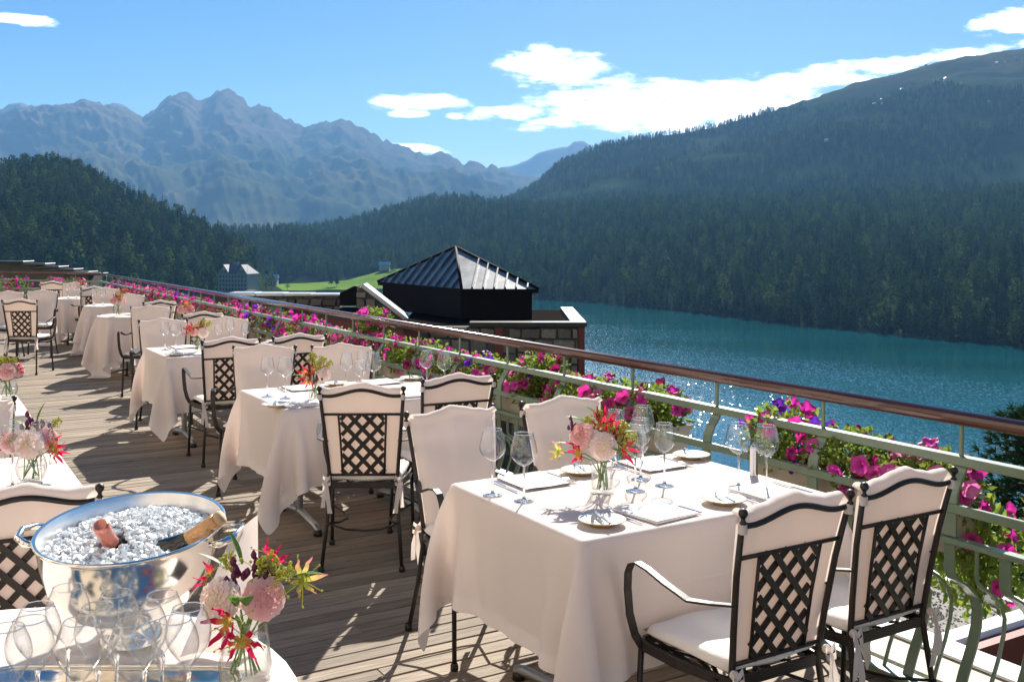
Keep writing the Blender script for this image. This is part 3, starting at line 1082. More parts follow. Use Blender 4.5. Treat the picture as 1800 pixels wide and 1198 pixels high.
chalet(far(676, 473, 1340), 6.5, 'small grey roofed chalet at the top of the meadow')
chalet(far(478, 497, 900), 5.0, 'pale low house half hidden behind trees beside the hotel')
gd = G_D.reshape(-1, 3)
gpx = 900 + 1800 * gd[:, 0] / gd[:, 1]
gpy = 423 - 1800 * (gd[:, 2] - EYE) / gd[:, 1]
for (x, y) in [(1530, 190), (1536, 186), (1545, 180), (1552, 178), (1548, 184), (1588, 160), (1605, 158), (1640, 145), (1650, 143), (1660, 141), (1665, 145), (1690, 150), (1755, 113), (1765, 112), (1625, 113), (1740, 182), (1450, 250), (1785, 106)]:
    k = int(np.argmin((gpx - x) ** 2 + (gpy - y) ** 2))
    chalet(V(gd[k]) + V((0, 0, 2)), 4.2, 'tiny pale house high on the hazy mountain pasture', 'tiny houses high on the mountain', random.random() * 3)

# ------------------------------------------------------------------ the hotel wing beyond the railing
def panel_stones(parent, x0, x1, z0, z1, y, rowh, seed, dirx=V((1, 0, 0)), nrm=V((0, -1, 0)), origin=V((0, 0, 0)), skip=None):
    r = random.Random(seed)
    meshes = []
    for k in range(7):
        m = MB().box((-.5, -.06, -.5), (.5, .05, .5)).mesh('stone', M['stone'])
        for v in m.vertices:
            v.co += V((r.uniform(-.10, .10), r.uniform(-.03, .03), r.uniform(-.12, .12)))
        bevel(m, 0.08)
        meshes.append(m)
    z = z0
    ang = math.atan2(dirx.y, dirx.x)
    while z < z1 - 0.05:
        h = min(rowh * r.uniform(.8, 1.25), z1 - z)
        x = x0 + r.uniform(-.1, .0)
        while x < x1 - 0.05:
            w_ = min(rowh * r.uniform(.9, 2.0), x1 - x)
            cx = x + w_ / 2
            if not (skip and skip(cx, z + h / 2)):
                p = origin + dirx * cx + V((0, 0, z + h / 2)) + nrm * r.uniform(-.01, .015)
                obj('stone', r.choice(meshes), parent, p, (0, 0, ang), (w_ - 0.018, 1, h - 0.018))
            x += w_
        z += h


wing = thing('stone_wing', 'rubble stone wing with dark flat coping beside the lake, carrying the dark tower', 'building', (0, 0, 0))
x0, x1, yf, zt = -2.75, 1.69, 24.0, -0.34
obj('wall', MB().box((x0, yf + .03, -14), (x1, yf + 5.5, zt)).mesh('wall', M['mortar']), wing)
panel_stones(wing, x0, x1 - .14, -3.6, zt - .02, yf, 0.27, 3, origin=V((0, yf + .02, 0)), skip=lambda x, z: -0.42 < x < -0.18)
obj('coping', bevel(MB().box((-1.0, yf - .1, zt + .003), (x1 + .06, yf + .35, zt + .115)).mesh('coping', M['coping']), .01), wing)
obj('coping', bevel(MB().box((x1 - .3, yf + .353, zt + .003), (x1 + .06, yf + 5.5, zt + .115)).mesh('coping', M['coping_grey']), .01), wing)
obj('roof_deck', MB().box((x0, yf + .353, zt + .002), (x1 - .303, yf + 5.49, zt + .03)).mesh('roof_deck', M['under']), wing)
obj('corner_trim', MB().box((x1 - .135, yf - .05, -14), (x1 + .012, yf + .25, zt - .002)).mesh('corner_trim', M['red']), wing)
obj('downpipe', MB().box((-.40, yf - .06, -14), (-.2, yf + .02, zt - .002)).mesh('downpipe', M['red']), wing)

tower = thing('roof_tower', 'black clad tower with a pyramid roof of dark seamed metal', 'building', (0, 0, 0))
Np, Rp, Lp = V((-1.26, 25.56, .48)), V((.66, 25.40, .48)), V((-3.93, 30.0, .48))
Fp = Lp + Rp - Np
cen = (Lp + Rp) / 2
apex = far(801, 434.5, cen.y)
inset = lambda p, k=0.93: cen + (p - cen) * k
m = MB()
q = [inset(p) for p in (Np, Rp, Fp, Lp)]
m.add([V((p.x, p.y, -0.29)) for p in q] + [V((p.x, p.y, .47)) for p in q], [(0, 1, 5, 4), (1, 2, 6, 5), (2, 3, 7, 6), (3, 0, 4, 7)])
obj('wall', m.mesh('wall', M['black']), tower)
m = MB()
q = [Np, Rp, Fp, Lp]
m.add([V((p.x, p.y, .38)) for p in q] + [V((p.x, p.y, .48)) for p in q], [(0, 1, 5, 4), (1, 2, 6, 5), (2, 3, 7, 6), (3, 0, 4, 7), (3, 2, 1, 0)])
obj('fascia', m.mesh('fascia', M['black']), tower)
for a, b in ((Np, Rp), (Rp, Fp), (Fp, Lp), (Lp, Np)):
    obj('roof_panel', MB().add([a + V((0, 0, .003)), b + V((0, 0, .003)), apex], [(0, 1, 2)]).mesh('roof_panel', M['roof']), tower)
    obj('ridge_cap', MB().tube([a + V((0, 0, .012)), apex + V((0, 0, .012))], .04, 6).mesh('ridge_cap', M['black'], True), tower)
def seams(a, b, n):
    # ribs run straight up the slope and stop at the hips
    e = (b - a)
    mid = (a + b) / 2
    up = apex - (a + e * ((apex - a).dot(e) / e.dot(e)))
    fa = (apex - a).dot(e) / e.dot(e)
    nrm = e.cross(up).normalized()
    if nrm.z < 0:
        nrm = -nrm
    for k in range(1, n):
        t = k / n
        hgt = t / fa if t < fa else (1 - t) / (1 - fa)
        p0 = a + e * t
        p1 = p0 + up * max(0.04, min(1, hgt) - .02)
        obj('roof_seam', MB().tube([p0 + nrm * .03, p1 + nrm * .03], 0, ell=(.035, .06), up=nrm.cross(up)).mesh('roof_seam', M['roof']), tower)
seams(Lp, Np, 11)
seams(Np, Rp, 7)

rw = thing('red_wall', 'long oxide red wall of the wing just below the far handrail', 'wall', (0, 0, 0))
a, b = W(9.6, 20.9), W(9.6, 39)
m = MB()
n_ = V((CT, ST, 0)) * .4
for zz in (-12, -.3):
    m.add([V((p.x, p.y, zz)) for p in (a, b, b + n_, a + n_)], [])
m.f = [(0, 1, 5, 4), (1, 2, 6, 5), (2, 3, 7, 6), (3, 0, 4, 7), (4, 5, 6, 7)]
obj('wall', m.mesh('wall', M['red']), rw)
obj('coping', MB().box((-.08, -.1, 0), (.48, 18.2, .08), Matrix.Translation(W(9.6, 20.9, -.298)) @ Matrix.Rotation(TH, 4, 'Z')).mesh('coping', M['coping']), rw)

rk = thing('raked_wall', 'stone gable wall with a bright raked coping left of the dark tower', 'wall', (0, 0, 0))
yk = 26.2
zz = lambda y: EYE - (y - 423) * yk / 1800
xx = lambda x: (x - 900) * yk / 1800
poly = [(630, 505), (640, 505), (712, 563), (712, 640), (630, 640)]
m = MB().add([V((xx(x), yk, zz(y))) for x, y in poly] + [V((xx(x), yk + .5, zz(y))) for x, y in poly], [(0, 1, 2, 3, 4), (5, 9, 8, 7, 6)] + [(i, (i + 1) % 5, (i + 1) % 5 + 5, i + 5) for i in range(5)])
obj('wall', m.mesh('wall', M['mortar']), rk)
a, b = V((xx(637), yk + .25, zz(501))), V((xx(716), yk + .25, zz(562)))
obj('coping', bevel(MB().tube([a, b], 0, ell=(.72, .10), up=(0, 1, 0)).mesh('coping', M['coping_pale']), .012), rk)
obj('wall_cap', MB().box((xx(598), yk - .1, zz(560)), (xx(630) - .003, yk + .6, zz(541))).mesh('wall_cap', M['black']), rk)
m = MB().add([V((xx(x), yk + dy, zz(y))) for dy in (0, .5) for x, y in ((597, 515), (622, 502.5), (628, 503), (628, 537), (597, 537))], [(0, 1, 2, 3, 4), (5, 9, 8, 7, 6)] + [(i, (i + 1) % 5, (i + 1) % 5 + 5, i + 5) for i in range(5)])
obj('chimney', m.mesh('chimney', M['black']), rk)
panel_stones(rk, xx(632), xx(708), zz(600), zz(512), yk, .26, 9, origin=V((0, yk, 0)), skip=lambda x, z: z > zz(505 + (900 + 1800 * x / yk - 632) * .80 + 8))

pw = thing('parapet_wall', 'low stone parapet with a thin pale coping far behind the railing', 'wall', (0, 0, 0))
xa, xb, yp = -8.3, -5.05, 30.0
zt = EYE - 97 * yp / 1800
obj('wall', MB().box((xa, yp + .03, -10), (xb, yp + .6, zt)).mesh('wall', M['mortar']), pw)
panel_stones(pw, xa, xb, -1.2, zt - .02, yp, .22, 12, origin=V((0, yp + .02, 0)))
for k in range(4):
    w_ = (xb - xa) / 4
    obj('coping', bevel(MB().box((xa + k * w_ + .01, yp - .12, zt + .003), (xa + (k + 1) * w_ - .01, yp + .7, zt + .1 - .012 * k)).mesh('coping', M['coping_pale']), .01), pw)

lw = thing('stepped_wall', 'dark wall with pale coping slabs stepping down at the far end of the terrace', 'wall', (0, 0, 0))
ys = 30.0
for k, (a, b, y) in enumerate([(-60, 24, 459), (24, 62, 463), (62, 86, 468), (86, 112, 472.5), (112, 138, 477), (138, 156, 480)]):
    za = EYE - (y - 423) * ys / 1800
    ax, bx = (a - 900) * ys / 1800, (b - 900) * ys / 1800
    obj('wall_section', MB().box((ax, ys, -3), (bx - .004, ys + 1.0, za - .06)).mesh('wall_section', M['mortar']), lw)
    obj('coping', bevel(MB().box((ax - .02, ys - .25, za - .056), (bx + .4, ys + .45, za + .01)).mesh('coping', M['coping']), .01), lw)
rs = MB().box((-.15, 0, -3), (0, 9, .62), Matrix.Translation((-8.2, 22.2, 0)) @ Matrix.Rotation(math.radians(72), 4, 'Z'))
t = tag(obj('low_wall', rs.mesh('low_wall', M['curb'])), 'low pale wall running behind the far corner of the railing', 'wall')

# ------------------------------------------------------------------ terrace deck
deck = obj('deck', None, kind='structure')
obj('deck_base', MB().box((-4.2, -16.0, -.35), (3.6, 27, -.045), Matrix.Rotation(TH, 4, 'Z')).mesh('deck_base', M['under']), deck)
pitch, bw = 0.095, 0.0875
variants = {}
def plank_mesh(L):
    k = round(L, 2)
    if k not in variants:
        m = MB().box((-k / 2, -bw / 2, -.03), (k / 2, bw / 2, 0)).mesh('plank', M['deck'])
        variants[k] = bevel(m, .003)
    return variants[k]


s = -15.6
row = 0
rest = MB()
dmin, dmax = -4.1, 3.34
while s < 25.5:
    dm = dmax if s < 21.1 else dmax - .818 * (s - 21.1)
    if s < 0:
        segs = None
        rest.box((dmin, s - bw / 2, -.03), (dm, s + bw / 2, random.uniform(-.0015, .001)), Matrix.Rotation(TH, 4, 'Z'))
    elif s < 7.6:
        cut = -1.1 + (row * 1.37) % 3.4
        segs = [(dmin, round(cut, 1)), (round(cut, 1), dm)]
    elif s < 17:
        segs = [(dmin, dm)]
    else:
        segs = None
        rest.box((dmin, s - bw / 2, -.03), (dm, s + bw / 2, random.uniform(-.0015, .001)), Matrix.Rotation(TH, 4, 'Z'))
    for sg_ in segs or ():
        L = sg_[1] - sg_[0] - .004
        obj('plank', plank_mesh(L), deck, W((sg_[0] + sg_[1]) / 2, s, random.uniform(-.0015, .0012)), (0, 0, TH + random.uniform(-.0006, .0006)))
    s += pitch
    row += 1
obj('plank', rest.mesh('plank', M['deck']), deck, kind='stuff')

# unseen hotel front along the terrace, added for reflections and bounce light
fac = thing('unseen_hotel_facade', 'unseen warm cream hotel front with tall windows, added beside the terrace for bounce light', 'building', W(-4.25, -20), TH)
FM = Matrix.Identity(4)
obj('wall', MB().box((-.5, 0, -13), (0, 46, 11)).mesh('wall', M['facade']), fac)
obj('plinth', MB().box((.003, 0, -.3), (.06, 46, .45)).mesh('plinth', M['stone']), fac)
wf = bevel(MB().box((-.02, -.75, 0), (.05, .75, 2.3)).mesh('window_frame', M['white']), .01)
wp = MB().box((.051, -.62, .12), (.056, .62, 2.18)).mesh('window_pane', M['winglass'])
for fl in (0.5, 4.2, 7.6):
    for k in range(14):
        f_ = obj('window', wf, fac, (.01, 1.8 + k * 3.1, fl))
        obj('pane', wp, f_)
obj('cornice', bevel(MB().box((.003, 0, 10.4), (.35, 46, 10.8)).mesh('cornice', M['white']), .03), fac)

# ------------------------------------------------------------------ railing
def railing(name, label, origin, ang, length, n_post, flip=1, detail=True, d_in=0.0):
    """local frame: x towards the drop, y along the rail"""
    t = thing(name, label, 'railing', origin, ang)
    r = MB().tube([(0, 0, 1.045), (0, length, 1.045)], 1.0, 16)
    se = lambda c: math.copysign(abs(c) ** .62, c)
    r.v = [(se(x) * .034, y, 1.043 + se(z - 1.045) * .024) for x, y, z in r.v]
    obj('handrail', r.mesh('handrail', M['handrail'], True), t)
    bar = lambda x0, x1, z0, z1: bevel(MB().box((x0, 0, z0), (x1, length, z1)).mesh('rail_bar', M['green']), .003)
    obj('rail_bar', bar(-.024, .024, .875, .908), t)
    obj('rail_bar', bar(-.075, -.055, .715, .748), t)
    obj('rail_bar', bar(-.088, -.042, .608, .628), t)
    obj('rail_bar', bar(-.06, .02, .02, .045), t)
    short = MB().tube([(0, 0, .908), (0, 0, 1.03)], .0085, 8, False).mesh('picket', M['green'], True)
    path = [(0.0, 0, .874), (-.012, 0, .85), (-.036, 0, .82), (-.056, 0, .78), (-.0635, 0, .73), (-.0635, 0, .63)]
    post = bevel(MB().tube(path, 0, ell=(.052, .012), up=(0, 1, 0)).mesh('post', M['green']), .002)
    belly = [(-.065, .607), (-.065, .50), (-.05, .478), (.01, .445), (.068, .395), (.092, .34), (.085, .28), (.055, .2), (.012, .12), (-.02, .045)]
    wide = bevel(MB().tube([(x, 0, z) for x, z in belly], 0, ell=(.042, .010), up=(0, 1, 0)).mesh('baluster', M['green']), .0015)
    thin = MB().tube([(x, 0, z) for x, z in belly], .0075, 6, False).mesh('baluster', M['green'], True)
    step = length / n_post
    for k in range(n_post + 1):
        y = k * step
        obj('picket', short, t, (0, y, 0))
        obj('post', post, t, (0, y, 0))
        if detail:
            nb = 6 if y < 12 else 3
            if k < n_post:
                for q in range(nb):
                    mm = wide if (q % 2 == 0 or nb == 3) else thin
                    obj('baluster', mm, t, (0, y + q * step / nb, 0))
    return t


RAIL_D = 3.27
railing('balcony_railing', 'long sage green balcony railing with a varnished red brown handrail', W(RAIL_D, 0.41), TH, 20.576, 32)
ra = math.radians(20)
railing('balcony_railing', 'sage green railing turning left at the far end of the terrace', W(RAIL_D, 20.99), PI / 2 - ra, 8.0, 13, detail=False)

kerb = obj('terrace_kerb', bevel(MB().box((RAIL_D + .06, -1.4, -.4), (RAIL_D + .40, 21.3, .035), Matrix.Rotation(TH, 4, 'Z')).mesh('terrace_kerb', M['curb']), .01), kind='structure')
obj('kerb_flashing', bevel(MB().box((RAIL_D + .27, -1.4, .038), (RAIL_D + .415, 21.3, .05), Matrix.Rotation(TH, 4, 'Z')).mesh('kerb_flashing', M['white']), .002), kerb)
bay = thing('bay_roof', 'small gravelled bay roof with white edging outside the railing', 'roof', (0, 0, 0))
Rm = Matrix.Rotation(TH, 4, 'Z')
obj('gravel_bed', MB().box((RAIL_D + .42, 2.93, -.5), (4.62, 6.2, -.115), Rm).mesh('gravel_bed', M['gravel']), bay)
obj('edging', bevel(MB().box((4.623, 2.85, -.4), (4.72, 6.2, -.07), Rm).mesh('edging', M['white']), .004), bay)
obj('edging', bevel(MB().box((RAIL_D + .425, 2.83, -.2), (4.62, 2.925, -.05), Rm).mesh('edging', M['white']), .004), bay)
obj('fascia', MB().box((RAIL_D + .425, 2.76, -.45), (4.72, 2.825, -.075), Rm).mesh('fascia', M['red']), bay)
# loose stones on the gravel
gm = MB()
r = random.Random(3)
for i in range(5000):
    p = W(r.uniform(RAIL_D + .43, 4.61), r.uniform(2.95, 6.1), -.115)
    a = r.uniform(.006, .013)
    gm.add([p + V((a, 0, 0)), p + V((-a * .5, a * .8, 0)), p + V((-a * .5, -a * .8, 0)), p + V((r.uniform(-a, a) * .4, r.uniform(-a, a) * .4, a * .9))], [(0, 1, 3), (1, 2, 3), (2, 0, 3)])
obj('loose_gravel', gm.mesh('loose_gravel', M['gravel']), bay, kind='stuff')

# ------------------------------------------------------------------ chairs
SEAT_Z = .43


def make_chair():
    t = thing('garden_chair', 'x', 'chair')
    def post_path(sx):
        return [(sx * .205, -.075, 0), (sx * .185, -.02, .22), (sx * .172, .012, SEAT_Z), (sx * .182, -.005, .56), (sx * .198, -.035, .74), (sx * .212, -.072, .90)]
    for sx in (-1, 1):
        p = obj('back_post', MB().tube(post_path(sx), [.0098, .0098, .0102, .0100, .0096, .009], 8).mesh('back_post', M['metal'], True), t)
        fx, fy = sx * .2135, -.078
        f = MB().lathe([(.0085, 0), (.011, .004), (.006, .010), (.006, .016), (.009, .02)], 10, (fx, fy, .90)).ball((fx, fy, .931), .0138, 12, 8)
        obj('finial', f.mesh('finial', M['metal'], True), p)
        obj('foot_cap', MB().lathe([(.012, 0), (.016, 0.002), (.016, .02), (.012, .03)], 10, (sx * .205, -.075, 0)).mesh('foot_cap', M['metal'], True), p)
    yb = lambda z: np.interp(z, [.43, .56, .74, .90, .95], [.012, -.005, -.035, -.072, -.082])
    xb = lambda z: np.interp(z, [.43, .56, .74, .90], [.172, .182, .198, .212])
    arc = []
    for k in range(17):
        u = -1 + k / 8
        z = .888 + .034 * (0.5 + 0.5 * math.cos(PI * min(1, abs(u) * 1.15))) ** 1.0 + (.006 * abs(u) ** 6)
        arc.append((u * .210, yb(z), z))
    obj('top_rail', MB().tube(arc, .0088, 8).mesh('top_rail', M['metal'], True), t)
    zu, zl = .795, .475
    for z in (zu, zl):
        obj('cross_rail', MB().tube([(-xb(z), yb(z), z), (xb(z), yb(z), z)], .0068, 8).mesh('cross_rail', M['metal'], True), t)
    for sx in (-1, 1):
        obj('upright', MB().tube([(sx * .108, yb(zl), zl), (sx * .114, yb(.64), .64), (sx * .122, yb(zu), zu)], .006, 6).mesh('upright', M['metal'], True), t)
    # lattice: flat strips both ways, cut at the inner frame
    H, half = zu - zl, .113
    step = .077
    for sgn in (1, -1):
        c = -8 * step
        while c < 12 * step:
            # line x = sgn*(z - zl)*0.80 + c'
            pts = []
            for q in range(33):
                zq = zl + H * q / 32
                x = sgn * ((zq - zl) * .92 - H * .46) + c
                if abs(x) <= half:
                    pts.append((x, yb(zq) + (.004 if sgn > 0 else -.0035), zq))
            if len(pts) > 3:
                pp = [pts[0], pts[len(pts) // 2], pts[-1]]
                obj('slat', MB().tube(pp, 0, ell=(.0042, .0205), up=(0, 1, 0)).mesh('slat', M['metal']), t)
            c += step
    for sx in (-1, 1):
        arm = [(sx * .19, -.02, .655), (sx * .215, .05, .644), (sx * .245, .115, .640), (sx * .262, .20, .668), (sx * .268, .27, .69), (sx * .270, .32, .697), (sx * .270, .352, .685), (sx * .268, .37, .655), (sx * .264, .378, .60), (sx * .256, .378, .52), (sx * .240, .372, .455), (sx * .222, .362, .42)]
        obj('armrest', bevel(MB().tube(arm, 0, ell=(.028, .007), up=(1, 0, 0)).mesh('armrest', M['metal']), .0015), t)
        lg = obj('front_leg', MB().tube([(sx * .216, .37, .425), (sx * .220, .382, .2), (sx * .226, .395, 0)], .0098, 8).mesh('front_leg', M['metal'], True), t)
        obj('foot_cap', MB().lathe([(.012, 0), (.016, .002), (.016, .02), (.012, .03)], 10, (sx * .226, .395, 0)).mesh('foot_cap', M['metal'], True), lg)
        obj('stretcher', MB().tube([(sx * .187, -.02, .23), (sx * .14, .1, .205), (sx * .11, .2, .2), (sx * .14, .28, .205), (sx * .219, .38, .23)], .006, 6).mesh('stretcher', M['metal'], True), t)
    obj('stretcher', MB().tube([(-.187, -.03, .235), (-.09, .0, .195), (0, .012, .185), (.09, .0, .195), (.187, -.03, .235)], .006, 6).mesh('stretcher', M['metal'], True), t)
    fr = MB()
    fr.tube([(-.175, .012, .42), (-.215, .2, .42), (-.218, .355, .42), (-.19, .39, .42), (0, .405, .42), (.19, .39, .42), (.218, .355, .42), (.215, .2, .42), (.175, .012, .42), (-.175, .012, .42)], 0, ell=(.03, .012), up=(0, 0, 1))
    obj('seat_frame', fr.mesh('seat_frame', M['metal']), t)
    sl = MB()
    for k in range(-3, 4):
        for sgn in (1, -1):
            a, b = V((k * .085 - sgn * .10, .05, .418 + sgn * .002)), V((k * .085 + sgn * .10, .37, .418 + sgn * .002))
            a.x, b.x = max(-.19, min(.19, a.x)), max(-.19, min(.19, b.x))
            sl.tube([a, b], 0, ell=(.014, .003), up=(1, 0, 0))
    obj('seat_mesh', sl.mesh('seat_mesh', M['metal']), t)
    # cushion
    n, m_ = 14, 14
    vs, fs = [], []
    for side in (1, -1):
        for j in range(m_ + 1):
            for i in range(n + 1):
                u, v = -1 + 2 * i / n, -1 + 2 * j / m_
                edge = max(abs(u), abs(v)) ** 6
                wdt = .192 + .018 * (v + 1) / 2
                rx = u * wdt * (1 - .06 * abs(v) ** 5)
                z = .458 + side * .026 * math.sqrt(max(0, 1 - edge)) + .004 * math.sin(5 * u + 2 * v)
                vs.append((rx, .203 + v * .197 * (1 - .06 * abs(u) ** 5), z))
    q = (n + 1) * (m_ + 1)
    for j in range(m_):
        for i in range(n):
            a = j * (n + 1) + i
            fs.append((a, a + 1, a + n + 2, a + n + 1))
            fs.append((q + a, q + a + n + 1, q + a + n + 2, q + a + 1))
    obj('seat_cushion', MB().add(vs, fs).mesh('seat_cushion', M['cushion'], True, True), t)
    # slip cover: one cloth sheet up the front of the back, over the top, short flap behind
    nu = 20
    prof = []
    for k in range(12):
        prof.append(('b', .46 + (.90 - .46) * k / 11))
    for k in range(7, 0, -1):
        prof.append(('t', k / 8))
    for k in range(15, -1, -1):
        prof.append(('f', .455 + (.905 - .455) * k / 15))
    vs, fs = [], []
    for kind, z in prof:
        for i in range(nu + 1):
            u = -1 + 2 * i / nu
            crest = .030 * (0.5 + 0.5 * math.cos(PI * min(1, abs(u) * 1.15))) + .010 * abs(u) ** 8
            ripple = .0025 * math.sin(u * 9 + 1) + .002 * math.sin(u * 17)
            bow = 1 - abs(u) ** 4
            if kind == 't':
                a = z * PI
                zz = .902 + crest + .026 * math.sin(a) + ripple
                y = yb(.9) + .026 + .026 * math.cos(a)
                vs.append((u * (.206 - .004 * math.sin(a)), y, zz))
            else:
                top = max(0, min(1, (z - .455) / .45))
                zz = z + crest * top
                x = u * (xb(min(z, .9)) - .001 - .006 * (1 - top))
                if kind == 'f':
                    y = yb(z) + .018 + .036 * bow * (0.75 + .25 * math.sin(PI * top)) * (1 - .3 * top) + .006 * top + ripple * top
                else:
                    y = yb(z) + .0085 * (1 - top ** 6) + .003 * bow * math.sin(PI * top) + ripple * .4
                vs.append((x, y, zz))
    for j in range(len(prof) - 1):
        for i in range(nu):
            a = j * (nu + 1) + i
            fs.append((a, a + 1, a + nu + 2, a + nu + 1))
    obj('back_cover', MB().add(vs, fs).mesh('back_cover', M['cover'], True), t)
    # tied ribbons at the seat corners
    for sx in (-1, 1):
        b = MB()
        c = V((sx * .185, -.012, .455))
        b.ball(tuple(c), .014, 8, 5)
        for ang, L, w_ in ((-.5, .17, .022), (.25, .14, .02)):
            pts = [c + V((sx * (.006 + .05 * math.sin(ang) * q), -.012 - .012 * math.sin(q * 2.5), -L * q)) for q in (0, .25, .5, .75, 1)]
            b.ribbon(pts, [w_ * .6, w_, w_ * 1.1, w_, w_ * 1.2], [V((1, .4 * math.sin(i * 1.7 + ang), 0)) for i in range(5)])
        for ang in (-1, 1):
            lp = [c + V((ang * .022 * math.sin(PI * q), -.018, .02 * math.sin(2 * PI * q) - .01 * q)) for q in (0, .3, .6, .9)]
            b.ribbon(lp, .018, V((0, .3, 1)))
        obj('ribbon_tie', b.mesh('ribbon_tie', M['cover'], True), t)
        kn = MB().lathe([(.0125, 0), (.0135, .012), (.0125, .026), (.010, .030)], 10, (sx * .2105, -.073, .872))
        obj('corner_loop', kn.mesh('corner_loop', M['cover'], True), t)
    return t


chair0 = make_chair()
GRP = 'lattice backed garden chairs on the terrace'
CHAIRS = [
    (2.20, 2.10, 0, 0, 'nearest iron lattice chair, seen from behind, left one at the front table'),
    (2.735, 2.14, 0, 0, 'iron lattice chair seen from behind, beside the railing at the front table'),
    (2.08, 4.03, 180, 0, 'white covered chair facing us at the front table, left of its flower vase'),
    (2.655, 4.02, 180, 0, 'white covered chair facing us behind the front table flowers, next to the railing'),
    (2.0, 4.86, 0, -30, 'iron lattice chair seen squarely from behind at the second table from the front'),
    (2.60, 4.94, 0, -4, 'iron lattice chair with only its back top showing behind the front table white chair'),
    (2.19, 7.10, 180, -26, 'white covered chair behind the two wine glasses of the second table'),
    (2.68, 6.86, 180, -26, 'white covered chair facing us behind the second table bouquet, by the railing'),
    (2.12, 7.70, 0, -3, 'iron lattice chair seen from behind at the third table, left one'),
    (2.66, 7.72, 0, 0, 'iron lattice chair at the third table, half hidden behind the second table white chairs'),
    (2.10, 9.95, 180, -12, 'white covered chair with dark top rail, far left of the third table'),
    (2.67, 9.85, 180, -26, 'white covered chair behind the tumblers on the far side of the third table'),
    (2.64, 10.62, 0, 0, 'iron chair of which only the dark curved top rail shows behind the third table'),
    (2.40, 12.0, 180, -20, 'white covered chair right behind the coral bouquet of the fourth table'),
    (2.70, 12.95, 0, 12, 'dark iron chair seen side on at the right of the nearest round table'),
    (2.69, 14.85, 180, -26, 'white covered chair behind the nearest round table and its pink bouquet'),
    (2.72, 16.95, 180, -26, 'white covered chair behind the middle round table'),
    (2.62, 17.45, 0, 15, 'dark iron chair seen side on between the middle and farthest round tables'),
    (2.60, 19.4, 180, -26, 'white covered chair behind the farthest round table'),
    (2.30, 20.1, 0, -25, 'small far iron lattice chair seen from behind, left of the farthest round table'),
    (1.25, 14.15, 0, -28, 'iron lattice chair standing free on the open deck at the left edge'),
    (1.32, 16.5, 180, -20, 'white covered chair behind the free standing lattice chair at the left edge'),
    (1.78, 16.6, 180, -20, 'white covered chair just right of the free standing lattice chair'),
    (0.30, 3.33, 0, -4, 'iron lattice chair with a white cover directly behind the silver ice bowl'),
    (0.24, 5.40, 180, 0, 'white covered chair at the far side of the left table behind its bouquet'),
    (0.78, 16.0, 180, -30, 'white covered chair cut by the left edge of the deck, beyond the lattice chair'),
]
for i, (d, s, face, extra, lab) in enumerate(CHAIRS):
    rz = TH + math.radians(face + extra)
    # (d, s) is where the top of the back stands
    bk = V((math.sin(rz) * -.075, math.cos(rz) * .075, 0))
    p = W(d, s) + bk
    if i == 0:
        chair0.location, chair0.rotation_euler = p, (0, 0, rz)
        chair0['label'], chair0['group'] = lab, GRP
    else:
        dup(chair0, p, rz, lab, group=GRP)

# ------------------------------------------------------------------ table cloths (small cloth solver)
TOP = .75


def drape(nx, ny, dx, over_x, over_y, pinned, seed, steps=160, iters=9, push=None, squeeze=None):
    """square-woven sheet, pinned on the table top, falling under its own weight"""
    r = np.random.default_rng(seed)
    X, Y = np.meshgrid((np.arange(nx) - (nx - 1) / 2) * dx[0], (np.arange(ny) - (ny - 1) / 2) * dx[1], indexing='ij')
    P = np.stack([X, Y, np.full_like(X, TOP)], -1)
    pin = pinned(X, Y)
    P[..., 2] += np.where(pin, 0, r.normal(0, .004, X.shape))
    rest = P.copy()
    w = np.where(pin, 0.0, 1.0)
    Q = P.copy()
    vel = np.zeros_like(P)
    groups = []
    for (a, b, k) in ((1, 0, 1.0), (0, 1, 1.0), (1, 1, .5), (1, -1, .5), (2, 0, .10), (0, 2, .10)):
        mod = max(a, abs(b)) * 2
        for ph in range(2):
            I, J = np.meshgrid(np.arange(nx - a), np.arange(max(0, -b), ny - max(0, b)), indexing='ij')
            par = ((I // max(a, 1)) if a else (J // max(b, 1))) % 2 == ph
            I, J = I[par], J[par]
            L = math.hypot(a * dx[0], b * dx[1])
            groups.append((I, J, I + a, J + b, L, k))
    dt = .018
    wx = r.normal(0, .15)
    wy = r.normal(0, .15)
    for st in range(steps):
        vel[..., 2] -= 9.8 * dt
        vel[..., 0] += wx * dt
        vel[..., 1] += wy * dt
        vel *= (.93 if st < steps * .6 else .85)
        vel *= w[..., None]
        Q = P + vel * dt
        for _ in range(iters):
            for I, J, I2, J2, L, k in groups:
                A, B = Q[I, J], Q[I2, J2]
                D = B - A
                ln = np.sqrt((D * D).sum(-1)) + 1e-9
                wa, wb = w[I, J], w[I2, J2]
                sw = wa + wb
                sw[sw == 0] = 1
                c = (k * (ln - L) / ln / sw)[:, None] * D
                Q[I, J] = A + c * wa[:, None]
                Q[I2, J2] = B - c * wb[:, None]
        if push is not None:
            Q = np.where(pin[..., None], P, push(Q))
        Q[..., 2] = np.maximum(Q[..., 2], .02)
        vel = (Q - P) / dt
        P = Q
    return P


